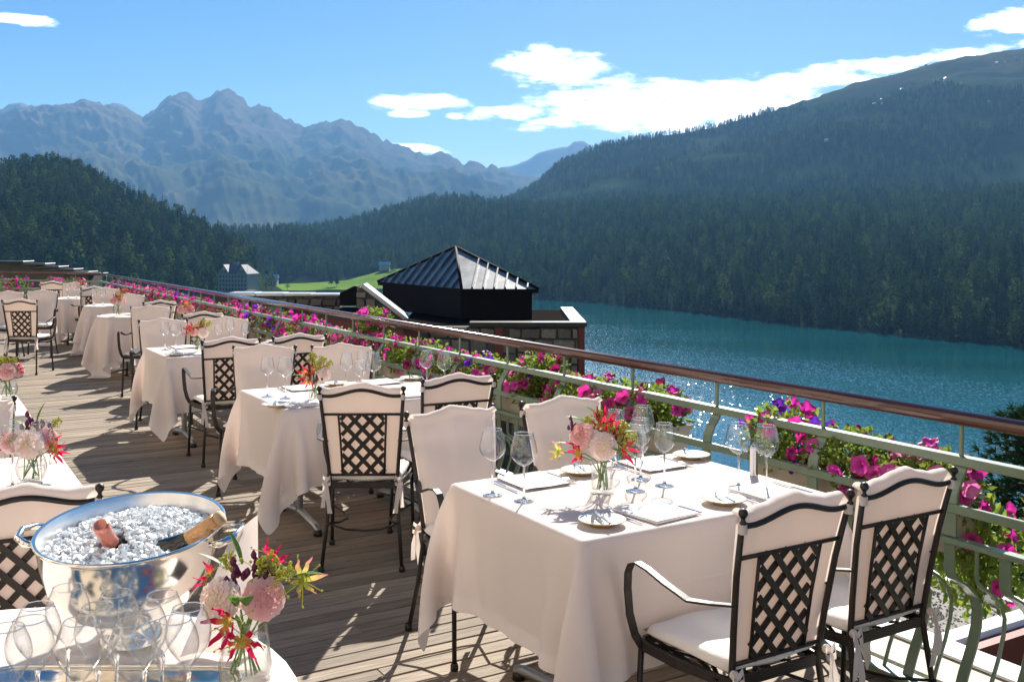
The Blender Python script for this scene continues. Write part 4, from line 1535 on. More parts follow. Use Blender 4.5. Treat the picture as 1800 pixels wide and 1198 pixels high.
def cloth_mesh(P, name, over, dx, crease=None):
    nx, ny = P.shape[:2]
    idx = np.arange(nx * ny).reshape(nx, ny)
    F = np.stack([idx[:-1, :-1], idx[1:, :-1], idx[1:, 1:], idx[:-1, 1:]], -1).reshape(-1, 4)
    me = bpy.data.meshes.new(name)
    me.from_pydata(P.reshape(-1, 3).tolist(), [], F.tolist())
    me.materials.append(M['cloth'])
    I, J = np.meshgrid(np.arange(nx), np.arange(ny), indexing='ij')
    ed = np.minimum(np.minimum(I, nx - 1 - I) * dx[0], np.minimum(J, ny - 1 - J) * dx[1]).ravel()
    uv = me.uv_layers.new(name='hem')
    li = np.zeros(len(me.loops), int)
    me.loops.foreach_get('vertex_index', li)
    u = np.zeros((len(li), 2))
    u[:, 0] = ed[li]
    uv.data.foreach_set('uv', u.ravel())
    uv2 = me.uv_layers.new(name='fold')
    g = np.stack([(I * dx[0]).ravel(), (J * dx[1]).ravel()], 1)
    uv2.data.foreach_set('uv', (g[li] + .07).ravel())
    me.polygons.foreach_set('use_smooth', [True] * len(me.polygons))
    if crease is not None:
        on = crease(P).ravel()
        cr = me.attributes.new('crease_edge', 'FLOAT', 'EDGE')
        cr.data.foreach_set('value', [0.85 if on[e.vertices[0]] and on[e.vertices[1]] else 0.0 for e in me.edges])
    return me


LX, LY = 1.127, .885       # across (towards the rail), along


def rect_cloth(seed, dx=.0355):
    kx, ky = round(LX / dx), round(LY / dx)
    a, b = LX / kx, LY / ky
    ox, oy = round(.42 / a), round(.42 / b)
    nx, ny = kx + 2 * ox + 1, ky + 2 * oy + 1
    pin = lambda X, Y: (np.abs(X) <= LX / 2 + 1e-4) & (np.abs(Y) <= LY / 2 + 1e-4)

    def push(Q):
        inx, iny = LX / 2 + .002 - np.abs(Q[..., 0]), LY / 2 + .002 - np.abs(Q[..., 1])
        inside = (inx > 0) & (iny > 0) & (Q[..., 2] < TOP + .001)
        mx = inside & (inx < iny)
        my = inside & ~mx
        Q[..., 0] = np.where(mx, np.sign(Q[..., 0]) * (LX / 2 + .002), Q[..., 0])
        Q[..., 1] = np.where(my, np.sign(Q[..., 1]) * (LY / 2 + .002), Q[..., 1])
        return Q
    return cloth_mesh(drape(nx, ny, (a, b), ox, oy, pin, seed, push=push), 'tablecloth', .42, (a, b), lambda P: ((np.abs(np.abs(P[..., 0]) - LX / 2) < .006) | (np.abs(np.abs(P[..., 1]) - LY / 2) < .006)) & (P[..., 2] > TOP - .001) & (np.abs(P[..., 0]) < LX / 2 + .006) & (np.abs(P[..., 1]) < LY / 2 + .006))


def round_cloth(seed, R, over, dx=.04):
    n = 2 * round((R + over) / dx) + 1
    pin = lambda X, Y: X * X + Y * Y <= R * R

    def push(Q):
        rr = np.sqrt(Q[..., 0] ** 2 + Q[..., 1] ** 2) + 1e-9
        ins = (rr < R + .003) & (Q[..., 2] < TOP - .002)
        k = np.where(ins, (R + .003) / rr, 1)
        Q[..., 0] *= k
        Q[..., 1] *= k
        return Q
    return cloth_mesh(drape(n, n, (dx, dx), 0, 0, pin, seed, push=push), 'tablecloth', over, (dx, dx))


rect_meshes = [rect_cloth(3), rect_cloth(8)]
round_meshes = [round_cloth(5, .38, .52), round_cloth(9, .38, .52)]
big_round = round_cloth(2, .70, .35, .045)


def cloth_obj(me, p, rz, label):
    o = obj('tablecloth', me, None, p, (0, 0, rz))
    tag(o, label, 'tablecloth', 'white tablecloths')
    md = o.modifiers.new('smooth', 'SUBSURF')
    md.levels = md.render_levels = 1
    return o


def rect_table(d, s, label):
    t = thing('dining_table', label, 'table', W(d, s), TH, 'rectangular tables along the railing')
    obj('tabletop', MB().box((-LX / 2 + .01, -LY / 2 + .01, TOP - .035), (LX / 2 - .01, LY / 2 - .01, TOP - .004)).mesh('tabletop', M['felt']), t)
    for sx in (-1, 1):
        x = sx * .33
        obj('column', MB().tube([(x, 0, .05), (x, 0, TOP - .04)], .022, 12, False).mesh('column', M['steel'], True), t)
        ft = obj('foot_bar', MB().tube([(x, -.33, .03), (x, -.28, .045), (x, 0, .075), (x, .28, .045), (x, .33, .03)], .021, 10).mesh('foot_bar', M['steel'], True), t)
        for sy in (-1, 1):
            obj('glide', MB().lathe([(.0, 0), (.026, 0), (.026, .02), (.022, .03)], 10, (x, sy * .32, 0)).mesh('glide', M['metal'], True), ft)
    return t


T1 = (2.361, 3.046)
T2 = (2.361, 5.90)
T3 = (2.361, 8.81)
T3B = (2.361, 11.30)
TL2 = (.585 - LX / 2, 4.43)
TL3 = (.585 - LX / 2, 6.45)
for (d, s), l, lc, k, f in ((T1, 'table under the nearest large white cloth beside the railing', 'white tablecloth of the front table, hanging in a deep pointed fold at its near corner', 0, 0),
                            (T2, 'table under the second white cloth from the front along the railing', 'white tablecloth of the second table along the railing, behind the lattice chair', 1, 0),
                            (T3, 'grey footed table under the third white cloth along the railing', 'white tablecloth of the third table, with a long pointed corner over the open deck', 0, PI),
                            (TL2, 'table on the left with a bouquet in a round bowl vase', 'sunlit white tablecloth on the left under the bowl vase bouquet', 1, PI),
                            (TL3, 'table at the left edge behind a white chair', 'strip of sunlit white tablecloth at the left edge behind a white chair', 0, 0)):
    rect_table(d, s, l)
    cloth_obj(rect_meshes[k], W(d, s, .002), TH + f, lc)


def round_table(d, s, R, label, lc, me, rz):
    t = thing('round_table', label, 'table', W(d, s), rz, 'round tables at the far end')
    obj('tabletop', MB().lathe([(.001, TOP - .035), (R - .01, TOP - .035), (R - .01, TOP - .004), (.001, TOP - .004)], 32).mesh('tabletop', M['felt']), t)
    obj('column', MB().tube([(0, 0, .05), (0, 0, TOP - .04)], .025, 12, False).mesh('column', M['steel'], True), t)
    for k in range(4):
        a = k * PI / 2 + .4
        obj('foot_bar', MB().tube([(0, 0, .08), (.2 * math.cos(a), .2 * math.sin(a), .05), (.3 * math.cos(a), .3 * math.sin(a), .02)], .018, 8).mesh('foot_bar', M['steel'], True), t)
    cloth_obj(me, W(d, s, .002), rz, lc)


round_table(2.43, 13.5, .38, 'nearest round table carrying the pink dahlia bouquet', 'white cloth hanging in soft folds on the nearest round table', round_meshes[0], .2)
round_table(2.60, 15.75, .38, 'middle round table between the two other round tables', 'white cloth with a wide left corner on the middle round table', round_meshes[1], .75)
round_table(2.38, 18.0, .38, 'farthest round table at the end of the terrace', 'white cloth on the farthest round table near the railing corner', round_meshes[0], 1.9)
round_table(2.78, 11.35, .38, 'table mostly hidden behind the white chairs of the third table', 'white tablecloth mostly hidden behind the white chairs of the third table', round_meshes[1], 2.4)
L1C = V((-1.10, 1.93, 0))
t = thing('round_table', 'round serving table with ice bowl, tray and champagne glasses in the near left corner', 'table', L1C)
obj('tabletop', MB().lathe([(.001, TOP - .035), (.69, TOP - .035), (.69, TOP - .004), (.001, TOP - .004)], 48).mesh('tabletop', M['felt']), t)
obj('column', MB().tube([(0, 0, .05), (0, 0, TOP - .04)], .03, 12, False).mesh('column', M['steel'], True), t)
for k in range(4):
    a = k * PI / 2 + .4
    obj('foot_bar', MB().tube([(0, 0, .08), (.3 * math.cos(a), .3 * math.sin(a), .05), (.42 * math.cos(a), .42 * math.sin(a), .02)], .02, 8).mesh('foot_bar', M['steel'], True), t)
cloth_obj(big_round, L1C + V((0, 0, .002)), .5, 'white cloth of the round serving table in the near left corner')

# ------------------------------------------------------------------ glasses, plates, cutlery, napkins
def glass_mesh(h, bowl_r, rim_r, bowl_h, foot_r=.036, tulip=False):
    """stemmed glass profile: outside up, inside down, returns foot+stem mesh and bowl mesh"""
    zb = h - bowl_h
    outp = []
    for k in range(15):
        t = k / 14
        if tulip:
            r = bowl_r * (math.sin(PI * .5 * min(1, t / .62)) ** 1.25) if t < .62 else bowl_r + (rim_r - bowl_r) * (1 - math.cos(PI * .5 * (t - .62) / .38))
        else:
            r = bowl_r * (math.sin(PI * .5 * min(1, t / .42)) ** .75) if t < .42 else bowl_r + (rim_r - bowl_r) * (((t - .42) / .58) ** 1.35)
        outp.append((max(.0035, r), zb + bowl_h * t))
    inn = [(max(.0006, r - .0011), z + (.004 if i == 0 else .001 * (1 - i / 14))) for i, (r, z) in enumerate(outp)][::-1]
    bowl = MB().lathe(outp + [(outp[-1][0] - .0005, h + .0006)] + inn, 32)
    st = MB().lathe([(.0006, 0), (foot_r, 0), (foot_r, .0016), (foot_r * .6, .004), (.008, .008), (.0042, .018), (.0034, zb * .5), (.0038, zb * .9), (.006, zb + .003)], 24)
    rim = MB().lathe([(rim_r + .0004, h - .0012), (rim_r + .0009, h), (rim_r + .0002, h + .0011), (rim_r - .0008, h + .0009), (rim_r - .0012, h - .0004), (rim_r + .0004, h - .0012)], 32)
    return rim.mesh('rim', M['stemglass'], True), bowl.mesh('bowl', M['glass'], True), st.mesh('stem', M['stemglass'], True)


WINE = glass_mesh(.235, .041, .030, .112)
BURG = glass_mesh(.240, .049, .034, .118)
CHAMP = glass_mesh(.225, .043, .0285, .125, .034, True)
TUMB = glass_mesh(.20, .037, .029, .10)


def wineglass(p, ms, label, group='wine glasses on the tables'):
    t = thing('wine_glass', label, 'wine glass', p, 0, group)
    b = obj('bowl', ms[1], t)
    obj('rim', ms[0], b)
    obj('stem', ms[2], t)
    return t


G = [
    (866, 870, BURG, 'wine glass at the left edge of the front table, leftmost of its pair'),
    (921, 880, BURG, 'wide wine glass at the left of the front table, second from the edge'),
    (1117, 862, BURG, 'large wine glass just right of the front table bouquet'),
    (1126, 842, WINE, 'smaller wine glass seen through the large one beside the front bouquet'),
    (1082, 822, WINE, 'wine glass half hidden behind the flowers of the front table'),
    (1168, 853, WINE, 'low wine glass in the middle of the front table, in front of the shaded napkin'),
    (1130, 815, BURG, 'wine glass at the far side of the front table against the pink petunias'),
    (1298, 856, BURG, 'wine glass at the railing end of the front table, left of the shaker'),
    (1347, 861, BURG, 'wine glass at the railing end of the front table, right of the shaker'),
    (470, 697, WINE, 'left wine glass of the pair in front of the white chair at the second table'),
    (502, 700, BURG, 'right wine glass of the pair in front of the white chair at the second table'),
    (609, 688, WINE, 'wine glass right of the second table bouquet'),
    (638, 684, WINE, 'wine glass in the middle of the cluster at the second table'),
    (657, 689, BURG, 'tallest right wine glass of the cluster at the second table'),
    (633, 692, TUMB, 'short glass in the cluster right of the second table bouquet'),
    (750, 683, BURG, 'wine glass at the railing end of the second table, left of two'),
    (781, 687, BURG, 'wine glass at the railing end of the second table, right of two'),
    (290, 615, WINE, 'left wine glass of the pair at the near left of the third table'),
    (309, 617, BURG, 'right wine glass of the pair at the near left of the third table'),
    (384, 608, TUMB, 'left glass of the cluster behind the third table lattice chair'),
    (404, 606, WINE, 'middle glass of the cluster behind the third table lattice chair'),
    (431, 609, TUMB, 'right glass of the cluster behind the third table lattice chair'),
    (22, 856, BURG, 'left wine glass in front of the bowl vase bouquet'),
    (72, 853, BURG, 'right wine glass in front of the bowl vase bouquet'),
    (165, 536, WINE, 'left glass of the pair on the middle round table'),
    (181, 536, WINE, 'right glass of the pair on the middle round table'),
    (120, 524, WINE, 'left glass of the pair on the farthest round table'),
    (134, 524, WINE, 'right glass of the pair on the farthest round table'),
]
for x, y, ms, l in G:
    wineglass(at(x, y, TOP + .004), ms, l)

plate_m = MB().lathe([(.0005, .006), (.045, .006), (.052, .009), (.078, .017), (.079, .0185), (.077, .0195), (.052, .0115), (.044, .0085), (.0005, .0085)], 40).mesh('plate_body', M['plate'], True)
plate_f = MB().lathe([(.0005, 0), (.042, 0), (.044, .004), (.05, .008)], 32).mesh('plate_foot', M['gold'], True)


def side_plate(p, label):
    t = thing('bread_plate', label, 'plate', p, 0, 'small bread plates')
    obj('dish', plate_m, t)
    obj('foot_ring', plate_f, t)
    obj('rim_band', RIM, t)


RIM = MB().lathe([(.0785, .0165), (.0797, .0175), (.0797, .0192), (.0785, .0198)], 40).mesh('rim_band', M['gold'], True)


def blade_mb(L, bl):
    """knife along +y: handle then blade"""
    a = MB()
    hl = L - bl
    a.tube([(0, 0, .004), (0, hl * .3, .0045), (0, hl * .8, .004), (0, hl, .003)], 0, ell=(.010, .006), up=(1, 0, 0))
    b = MB()
    pts = [(-.004, hl), (-.007, hl + bl * .15), (-.007, hl + bl * .75), (-.002, L), (.004, L * .99), (.0055, hl + bl * .5), (.004, hl)]
    b.add([(x, y, .0022) for x, y in pts] + [(x, y, .0034) for x, y in pts], [tuple(range(6, -1, -1)), tuple(range(7, 14))] + [(i, (i + 1) % 7, (i + 1) % 7 + 7, i + 7) for i in range(7)])
    return a, b


ka, kb = blade_mb(.215, .105)
KN_H, KN_B = bevel(ka.mesh('handle', M['cutlery']), .002), kb.mesh('blade', M['cutlery'])
ba, bb = blade_mb(.165, .08)
BK_H, BK_B = bevel(ba.mesh('handle', M['cutlery']), .002), bb.mesh('blade', M['cutlery'])
fa = MB().tube([(0, 0, .003), (0, .04, .004), (0, .10, .004), (0, .125, .006)], 0, ell=(.009, .004), up=(1, 0, 0))
fb = MB().tube([(0, .125, .006), (0, .135, .004), (0, .15, .003)], 0, ell=(.021, .0022), up=(1, 0, 0))
for k in range(4):
    x = -.009 + k * .006
    fb.tube([(x, .149, .003), (x, .17, .0035), (x, .20, .0075)], 0, ell=(.0028, .002), up=(1, 0, 0))
FK_H, FK_T = bevel(fa.mesh('handle', M['cutlery']), .0015), fb.mesh('tines', M['cutlery'])


def cutlery(kind, p, rz, label):
    ms = {'table_knife': (('handle', KN_H), ('blade', KN_B)), 'butter_knife': (('handle', BK_H), ('blade', BK_B)), 'fork': (('handle', FK_H), ('tines', FK_T))}[kind]
    t = thing(kind, label, 'fork' if kind == 'fork' else 'knife', p, rz, 'silver cutlery on the white cloths')
    for n_, m_ in ms:
        obj(n_, m_, t)


def napkin_mesh(seed, sx, sy):
    r = random.Random(seed)
    m = MB()
    for l in range(3):
        z0 = .002 + l * .003
        n = 8
        vs = []
        k = 1 - .012 * l
        ox, oy = r.uniform(-.003, .003), r.uniform(-.003, .003)
        for j in range(n + 1):
            for i in range(n + 1):
                u, v = -1 + 2 * i / n, -1 + 2 * j / n
                z = z0 + .004 * l * (1 - max(abs(u), abs(v)) ** 2) * .7 + .0012 * math.sin(u * 4 + seed) * math.cos(v * 3)
                vs.append((ox + u * sx * k / 2, oy + v * sy * k / 2, z))
        fs = [(j * (n + 1) + i, j * (n + 1) + i + 1, (j + 1) * (n + 1) + i + 1, (j + 1) * (n + 1) + i) for j in range(n) for i in range(n)]
        m.add(vs, fs)
        # rounded folded edges on two sides
        for (a, b) in (((-sx * k / 2, -sy * k / 2), (sx * k / 2, -sy * k / 2)), ((-sx * k / 2, -sy * k / 2), (-sx * k / 2, sy * k / 2))):
            m.tube([(a[0] + ox, a[1] + oy, z0 + .0005), (b[0] + ox, b[1] + oy, z0 + .0005)], .0021, 6)
    return m.mesh('napkin', M['napkin'], True)


NAPS = [napkin_mesh(k, .20, .225) for k in range(3)]


def setting(dc, s_edge, face, who, k, plate=True, extra=0.0):
    """one cover seen from a chair: napkin, bread plate with butter knife, fork and knife"""
    rz = TH + (0 if face == 0 else PI)
    sgn = 1 if face == 0 else -1
    def q(x, y, z=0.0):
        return W(dc + sgn * x, s_edge + sgn * y, TOP + .004 + z)
    n = obj('napkin', NAPS[k % 3], None, q(0.0, .15), (0, 0, rz + extra))
    tag(n, 'folded white napkin ' + who, 'napkin', 'folded napkins on the tables')
    cutlery('fork', q(-.125, .05), rz + .03, 'fork left of the napkin ' + who)
    cutlery('table_knife', q(.13, .055), rz - .04 + extra, 'table knife right of the napkin ' + who)
    if plate:
        side_plate(q(-.235, .125), 'cream bread plate ' + who)
        cutlery('butter_knife', q(-.262, .045, .0205), rz - .32, 'butter knife on the bread plate ' + who)


setting(2.20, 2.604, 0, 'before the nearest lattice chair of the front table', 0, extra=.12)
setting(2.73, 2.604, 0, 'before the railing side lattice chair of the front table', 1)
setting(2.08, 3.489, 1, 'before the left white chair of the front table', 2)
setting(2.655, 3.489, 1, 'before the railing side white chair of the front table', 0)
setting(2.02, 5.458, 0, 'before the lattice chair of the second table', 1)
setting(2.60, 5.458, 0, 'on the railing side of the second table, near edge', 2)
setting(2.15, 6.34, 1, 'before the left white chair of the second table', 0)
setting(2.68, 6.34, 1, 'on the railing side of the second table, far edge', 1)
setting(2.12, 8.367, 0, 'before the lattice chair of the third table', 2)
setting(2.10, 9.252, 1, 'on the far left of the third table', 0)
setting(2.67, 9.252, 1, 'on the far railing side of the third table', 1)
setting(0.25, 3.99, 0, 'near the dark chair rail on the left table', 2, plate=False)
n = obj('napkin', NAPS[1], None, W(2.5, 13.5, TOP + .004), (0, 0, TH + .2))
tag(n, 'folded white napkin on the nearest round table', 'napkin', 'folded napkins on the tables')

# salt and pepper style steel tube between the two right glasses
t = thing('table_shaker', 'slim steel shaker standing between the two glasses at the railing end', 'shaker', at(1325, 835, TOP + .004))
obj('shaker_body', MB().lathe([(.0005, 0), (.017, 0), (.017, .002), (.0155, .01), (.0155, .105), (.017, .107), (.017, .112), (.012, .120), (.0005, .122)], 20).mesh('shaker_body', M['salt'], True), t)
obj('shaker_knob', MB().ball((0, 0, .125), .006, 10, 6).mesh('shaker_knob', M['salt'], True), t)

# ------------------------------------------------------------------ bouquets
def radial_mat(name, stops, rmax, trans=.45, axis=None):
    m, w = new_mat(name)
    tc = w.n('ShaderNodeTexCoord')
    ln = w.n('ShaderNodeVectorMath', operation='LENGTH')
    w.set(ln.inputs[0], tc.outputs['Object'])
    f = w.math('DIVIDE', ln.outputs['Value'], rmax, clamp=True)
    f = w.math('ADD', f, w.math('MULTIPLY', w.math('SUBTRACT', w.noise(tc.outputs['Object'], 60, 2), .5), .3), clamp=True)
    c = w.ramp(f, stops)
    d, t = w.n('ShaderNodeBsdfDiffuse'), w.n('ShaderNodeBsdfTranslucent')
    w.set(d.inputs[0], c)
    w.set(t.inputs[0], c)
    mx = w.n('ShaderNodeMixShader')
    mx.inputs[0].default_value = trans
    w.set(mx.inputs[1], d.outputs[0])
    w.set(mx.inputs[2], t.outputs[0])
    out(w, mx.outputs[0])
    return m


LILY = radial_mat('gloriosa_petal', [(0.0, (.50, .58, .08)), (.16, (.72, .36, .08)), (.34, (.66, .03, .09)), (1.0, (.60, .008, .12))], .075)
LILYG = radial_mat('young_gloriosa_petal', [(0.0, (.50, .62, .08)), (.45, (.70, .50, .15)), (.8, (.75, .22, .22)), (1.0, (.7, .10, .2))], .06)
DAHL_P = radial_mat('pink_dahlia_petal', [(0.0, (.55, .42, .12)), (.55, (.80, .42, .40)), (.8, (.84, .46, .46)), (1.0, (.86, .62, .58))], .042, .35)
DAHL_W = radial_mat('blush_dahlia_petal', [(0.0, (.60, .50, .14)), (.55, (.88, .72, .56)), (.8, (.88, .68, .62)), (1.0, (.90, .80, .74))], .042, .35)


def dahlia_mesh(R, seed, m_):
    r = random.Random(seed)
    m = MB()
    N = 120
    for i in range(N):
        t = (i + .5) / N
        ph = math.acos(1 - 1.55 * t)          # from the front pole to a little past the equator
        a = i * 2.39996
        d = V((math.sin(ph) * math.cos(a), math.sin(ph) * math.sin(a), math.cos(ph)))
        rr = R * (.62 + .38 * min(1, t * 3)) * r.uniform(.93, 1.04)
        # petal opens away from the pole
        tan = V((math.cos(ph) * math.cos(a), math.cos(ph) * math.sin(a), -math.sin(ph)))
        s = d.cross(tan).normalized()
        L, w_ = R * (.22 + .30 * min(1, t * 2)), R * (.10 + .20 * min(1, t * 2))
        c = d * rr * .8
        tip = c + d * L * .55 + tan * L * .55
        mid = c + d * L * .42 + tan * L * .12
        m.add([c - tan * L * .1, mid - s * w_ - d * w_ * .1, tip - s * w_ * .45, tip + d * .002, tip + s * w_ * .45, mid + s * w_ - d * w_ * .1, mid - d * w_ * .35],
              [(0, 1, 6), (1, 2, 6), (2, 3, 6), (3, 4, 6), (4, 5, 6), (5, 0, 6)])
    m.lathe([(.0005, -R * .35), (R * .4, -R * .2), (R * .62, .1 * R), (R * .55, R * .4), (.001, R * .62)], 12)
    return m.mesh('dahlia', m_, True)


def lily_mesh(R, seed, m_, curl=1.0):
    r = random.Random(seed)
    m = MB()
    for k in range(6):
        a = k * PI / 3 + r.uniform(-.2, .2)
        d = V((math.cos(a), math.sin(a), 0))
        s0 = V((-math.sin(a), math.cos(a), 0))
        pts, wd, sd = [], [], []
        tw = r.uniform(-.8, .8)
        L = R * r.uniform(.95, 1.35)
        for q in range(8):
            t = q / 7
            ang = -0.5 + curl * 2.0 * t
            rad = L * (t * .72)
            pts.append(d * rad * (1 - .25 * t * curl) + V((0, 0, L * .45 * math.sin(ang) * t + .006 * math.sin(t * 14 + k))))
            wd.append(R * .185 * (math.sin(PI * (.12 + .86 * t)) ** .8))
            sd.append((s0 * math.cos(tw * t) + V((0, 0, 1)) * math.sin(tw * t)))
        m.ribbon(pts, wd, sd)
    st = MB()
    for k in range(6):
        a = k * PI / 3 + .5
        d = V((math.cos(a), math.sin(a), -.25))
        st.tube([V((0, 0, 0)), d * R * .5, d * R * .85 + V((0, 0, -.004))], .0011, 4, False)
        st.ball(tuple(d * R * .87), .0028, 6, 4)
    st.ball((0, 0, -.003), .006, 8, 5)
    return m.mesh('lily', m_, True), st.mesh('stamens', M['lime'], True)


def sprig_mesh(L, seed, n=46):
    r = random.Random(seed)
    m = MB()
    for i in range(n):
        t = r.random() ** .7
        c = V((r.gauss(0, .35 * L * (1 - t * .6)), r.gauss(0, .35 * L * (1 - t * .6)), L * (.2 + .8 * t)))
        a = r.uniform(.003, .0055)
        m.ball(tuple(c), a, 5, 3)
        if i % 3 == 0:
            m.tube([(0, 0, 0), tuple(c * .6 + V((0, 0, L * .1))), tuple(c)], .0009, 3, False)
    return m.mesh('goldenrod', M['lime'])


def leaf_mesh(L, w_, seed, bend=.35):
    m = MB()
    vs, fs = [], []
    n = 7
    for q in range(n + 1):
        t = q / n
        hw = w_ * math.sin(PI * min(1, .06 + .94 * t)) ** .8 * .5 if t < 1 else .0005
        z = L * t
        y = -bend * L * t * t
        vs += [(-hw, y + hw * .35, z), (0, y, z), (hw, y + hw * .35, z)]
    for q in range(n):
        for k in (0, 1):
            a = 3 * q + k
            fs.append((a, a + 1, a + 4, a + 3))
    return m.add(vs, fs).mesh('leaf', M['leaf'], True)


def bud_mesh(seed, n=10):
    r = random.Random(seed)
    m = MB()
    for i in range(n):
        c = V((r.gauss(0, .012), r.gauss(0, .012), r.gauss(0, .014)))
        m.lathe([(.0005, -.009), (.0055, -.004), (.0065, .002), (.003, .009), (.0005, .012)], 7, tuple(c))
    return m.mesh('bud_cluster', M['maroon'], True)


DM = {('p', k): dahlia_mesh(.040, 10 + k, DAHL_P) for k in range(2)}
DM.update({('w', k): dahlia_mesh(.040, 20 + k, DAHL_W) for k in range(2)})
LM = [lily_mesh(.075, 3, LILY, 1.0), lily_mesh(.07, 4, LILY, .55), lily_mesh(.06, 5, LILYG, .8)]
SM = [sprig_mesh(.06, 1), sprig_mesh(.05, 2, 36)]
LF = [leaf_mesh(.085, .026, 1), leaf_mesh(.065, .03, 2, .5), leaf_mesh(.07, .016, 3, .15)]
BM_ = [bud_mesh(1), bud_mesh(2, 7)]


def face(v):
    return V(v).normalized().to_track_quat('Z', 'Y').to_euler()


def bouquet(p, vase, label, vlabel, items, sc=1.0, rz=0.0, stems=9, seed=0):
    """p = table point under the vase; items placed relative to the vase mouth, x right, y away, z up"""
    r = random.Random(seed)
    if vase == 'tall':
        prof = [(.0005, .0), (.040, 0), (.042, .004), (.041, .012), (.037, .02), (.036, .05), (.037, .09), (.040, .112), (.0412, .114), (.0395, .113), (.0345, .09), (.0335, .05), (.034, .016), (.0005, .012)]
        mouth, wr, wz = .113, .0333, .075
    elif vase == 'bowl':
        prof = [(.0005, 0), (.03, 0), (.038, .006), (.052, .035), (.055, .055), (.048, .082), (.043, .094), (.0415, .093), (.0465, .08), (.053, .055), (.05, .036), (.036, .010), (.0005, .008)]
        mouth, wr, wz = .094, .049, .055
    else:
        prof = [(.0005, 0), (.052, 0), (.0555, .006), (.0555, .03), (.05, .075), (.045, .115), (.047, .128), (.0485, .130), (.0465, .128), (.043, .114), (.048, .074), (.053, .03), (.052, .012), (.0005, .010)]
        mouth, wr, wz = .128, .0515, .085
    prof = [(a * sc, b * sc) for a, b in prof]
    mouth *= sc
    t = thing('flower_vase', vlabel, 'vase', p, rz, 'small glass flower vases')
    obj('vase_glass', MB().lathe(prof, 32).mesh('vase_glass', M['vase'], True), t)
    obj('water', MB().lathe([(.0005, .013 * sc), (wr * .93 * sc, .014 * sc), (wr * .93 * sc, wz * sc), (.0005, wz * sc)], 24).mesh('water', M['vwater'], True), t)
    b = thing('bouquet', label, 'bouquet', p + V((0, 0, mouth)), rz, 'bouquets of cut flowers')
    for kind, x, y, z, n_, s_ in items:
        o = V((x, y, z)) * sc
        k = s_ * sc
        if kind in ('p', 'w'):
            f = obj('dahlia', DM[(kind, r.randrange(2))], b, o, face(n_), k)
        elif kind in ('l', 'g', 's'):
            me = LM[{'l': 0, 's': 1, 'g': 2}[kind]]
            f = obj('lily', me[0], b, o, face(n_), k)
            obj('stamens', me[1], f)
        elif kind == 'y':
            obj('goldenrod', SM[r.randrange(2)], b, o, face(n_), k)
        elif kind == 'f':
            obj('leaf', LF[r.randrange(3)], b, o, face(n_), k)
        elif kind == 'b':
            obj('bud_cluster', BM_[r.randrange(2)], b, o, face(n_), k, kind='stuff')
    tips = [it for it in items if it[0] != 'f'][:stems]
    for it in tips:
        a = r.random() * 6.28
        base = V((math.cos(a) * wr * .6 * sc, math.sin(a) * wr * .6 * sc, -mouth + .016 * sc))
        neck = V((it[1] * .25, it[2] * .25, .0)) * sc
        end = V(it[1:4]) * sc
        obj('flower_stem', MB().tube([base, base * .5 + neck * .5, neck, neck.lerp(end, .6) + V((0, 0, .01)), end], .0022 * sc, 6, False).mesh('flower_stem', M['stem'], True), b)


def mix_items(seed, pinks=2, lilies=2, greens=4):
    r = random.Random(seed)
    it = []
    for k in range(pinks):
        a = -2.4 + 1.5 * k + r.uniform(-.3, .3)
        it.append((r.choice('pw'), .055 * math.cos(a), .045 * math.sin(a), .045 + .02 * r.random(), (math.cos(a), math.sin(a) - .6, .45), r.uniform(.85, 1.1)))
    for k in range(lilies):
        a = r.uniform(0, 6.28)
        it.append(('l' if k % 2 == 0 else 's', .06 * math.cos(a), .05 * math.sin(a) - .01, .06 + .06 * r.random(), (math.cos(a), math.sin(a) - .4, .5), r.uniform(.8, 1.05)))
    for k in range(3):
        it.append(('y', r.uniform(-.05, .05), r.uniform(-.03, .04), .06 + .03 * r.random(), (r.uniform(-.6, .6), r.uniform(-.4, .4), 1), r.uniform(.8, 1.1)))
    for k in range(greens):
        a = r.uniform(0, 6.28)
        it.append(('f', .02 * math.cos(a), .02 * math.sin(a), .03, (math.cos(a), math.sin(a), .8), r.uniform(.8, 1.2)))
    for k in range(2):
        it.append(('b', r.uniform(-.04, .04), r.uniform(-.03, .03), .08 + .03 * r.random(), (0, 0, 1), 1.0))
    return it


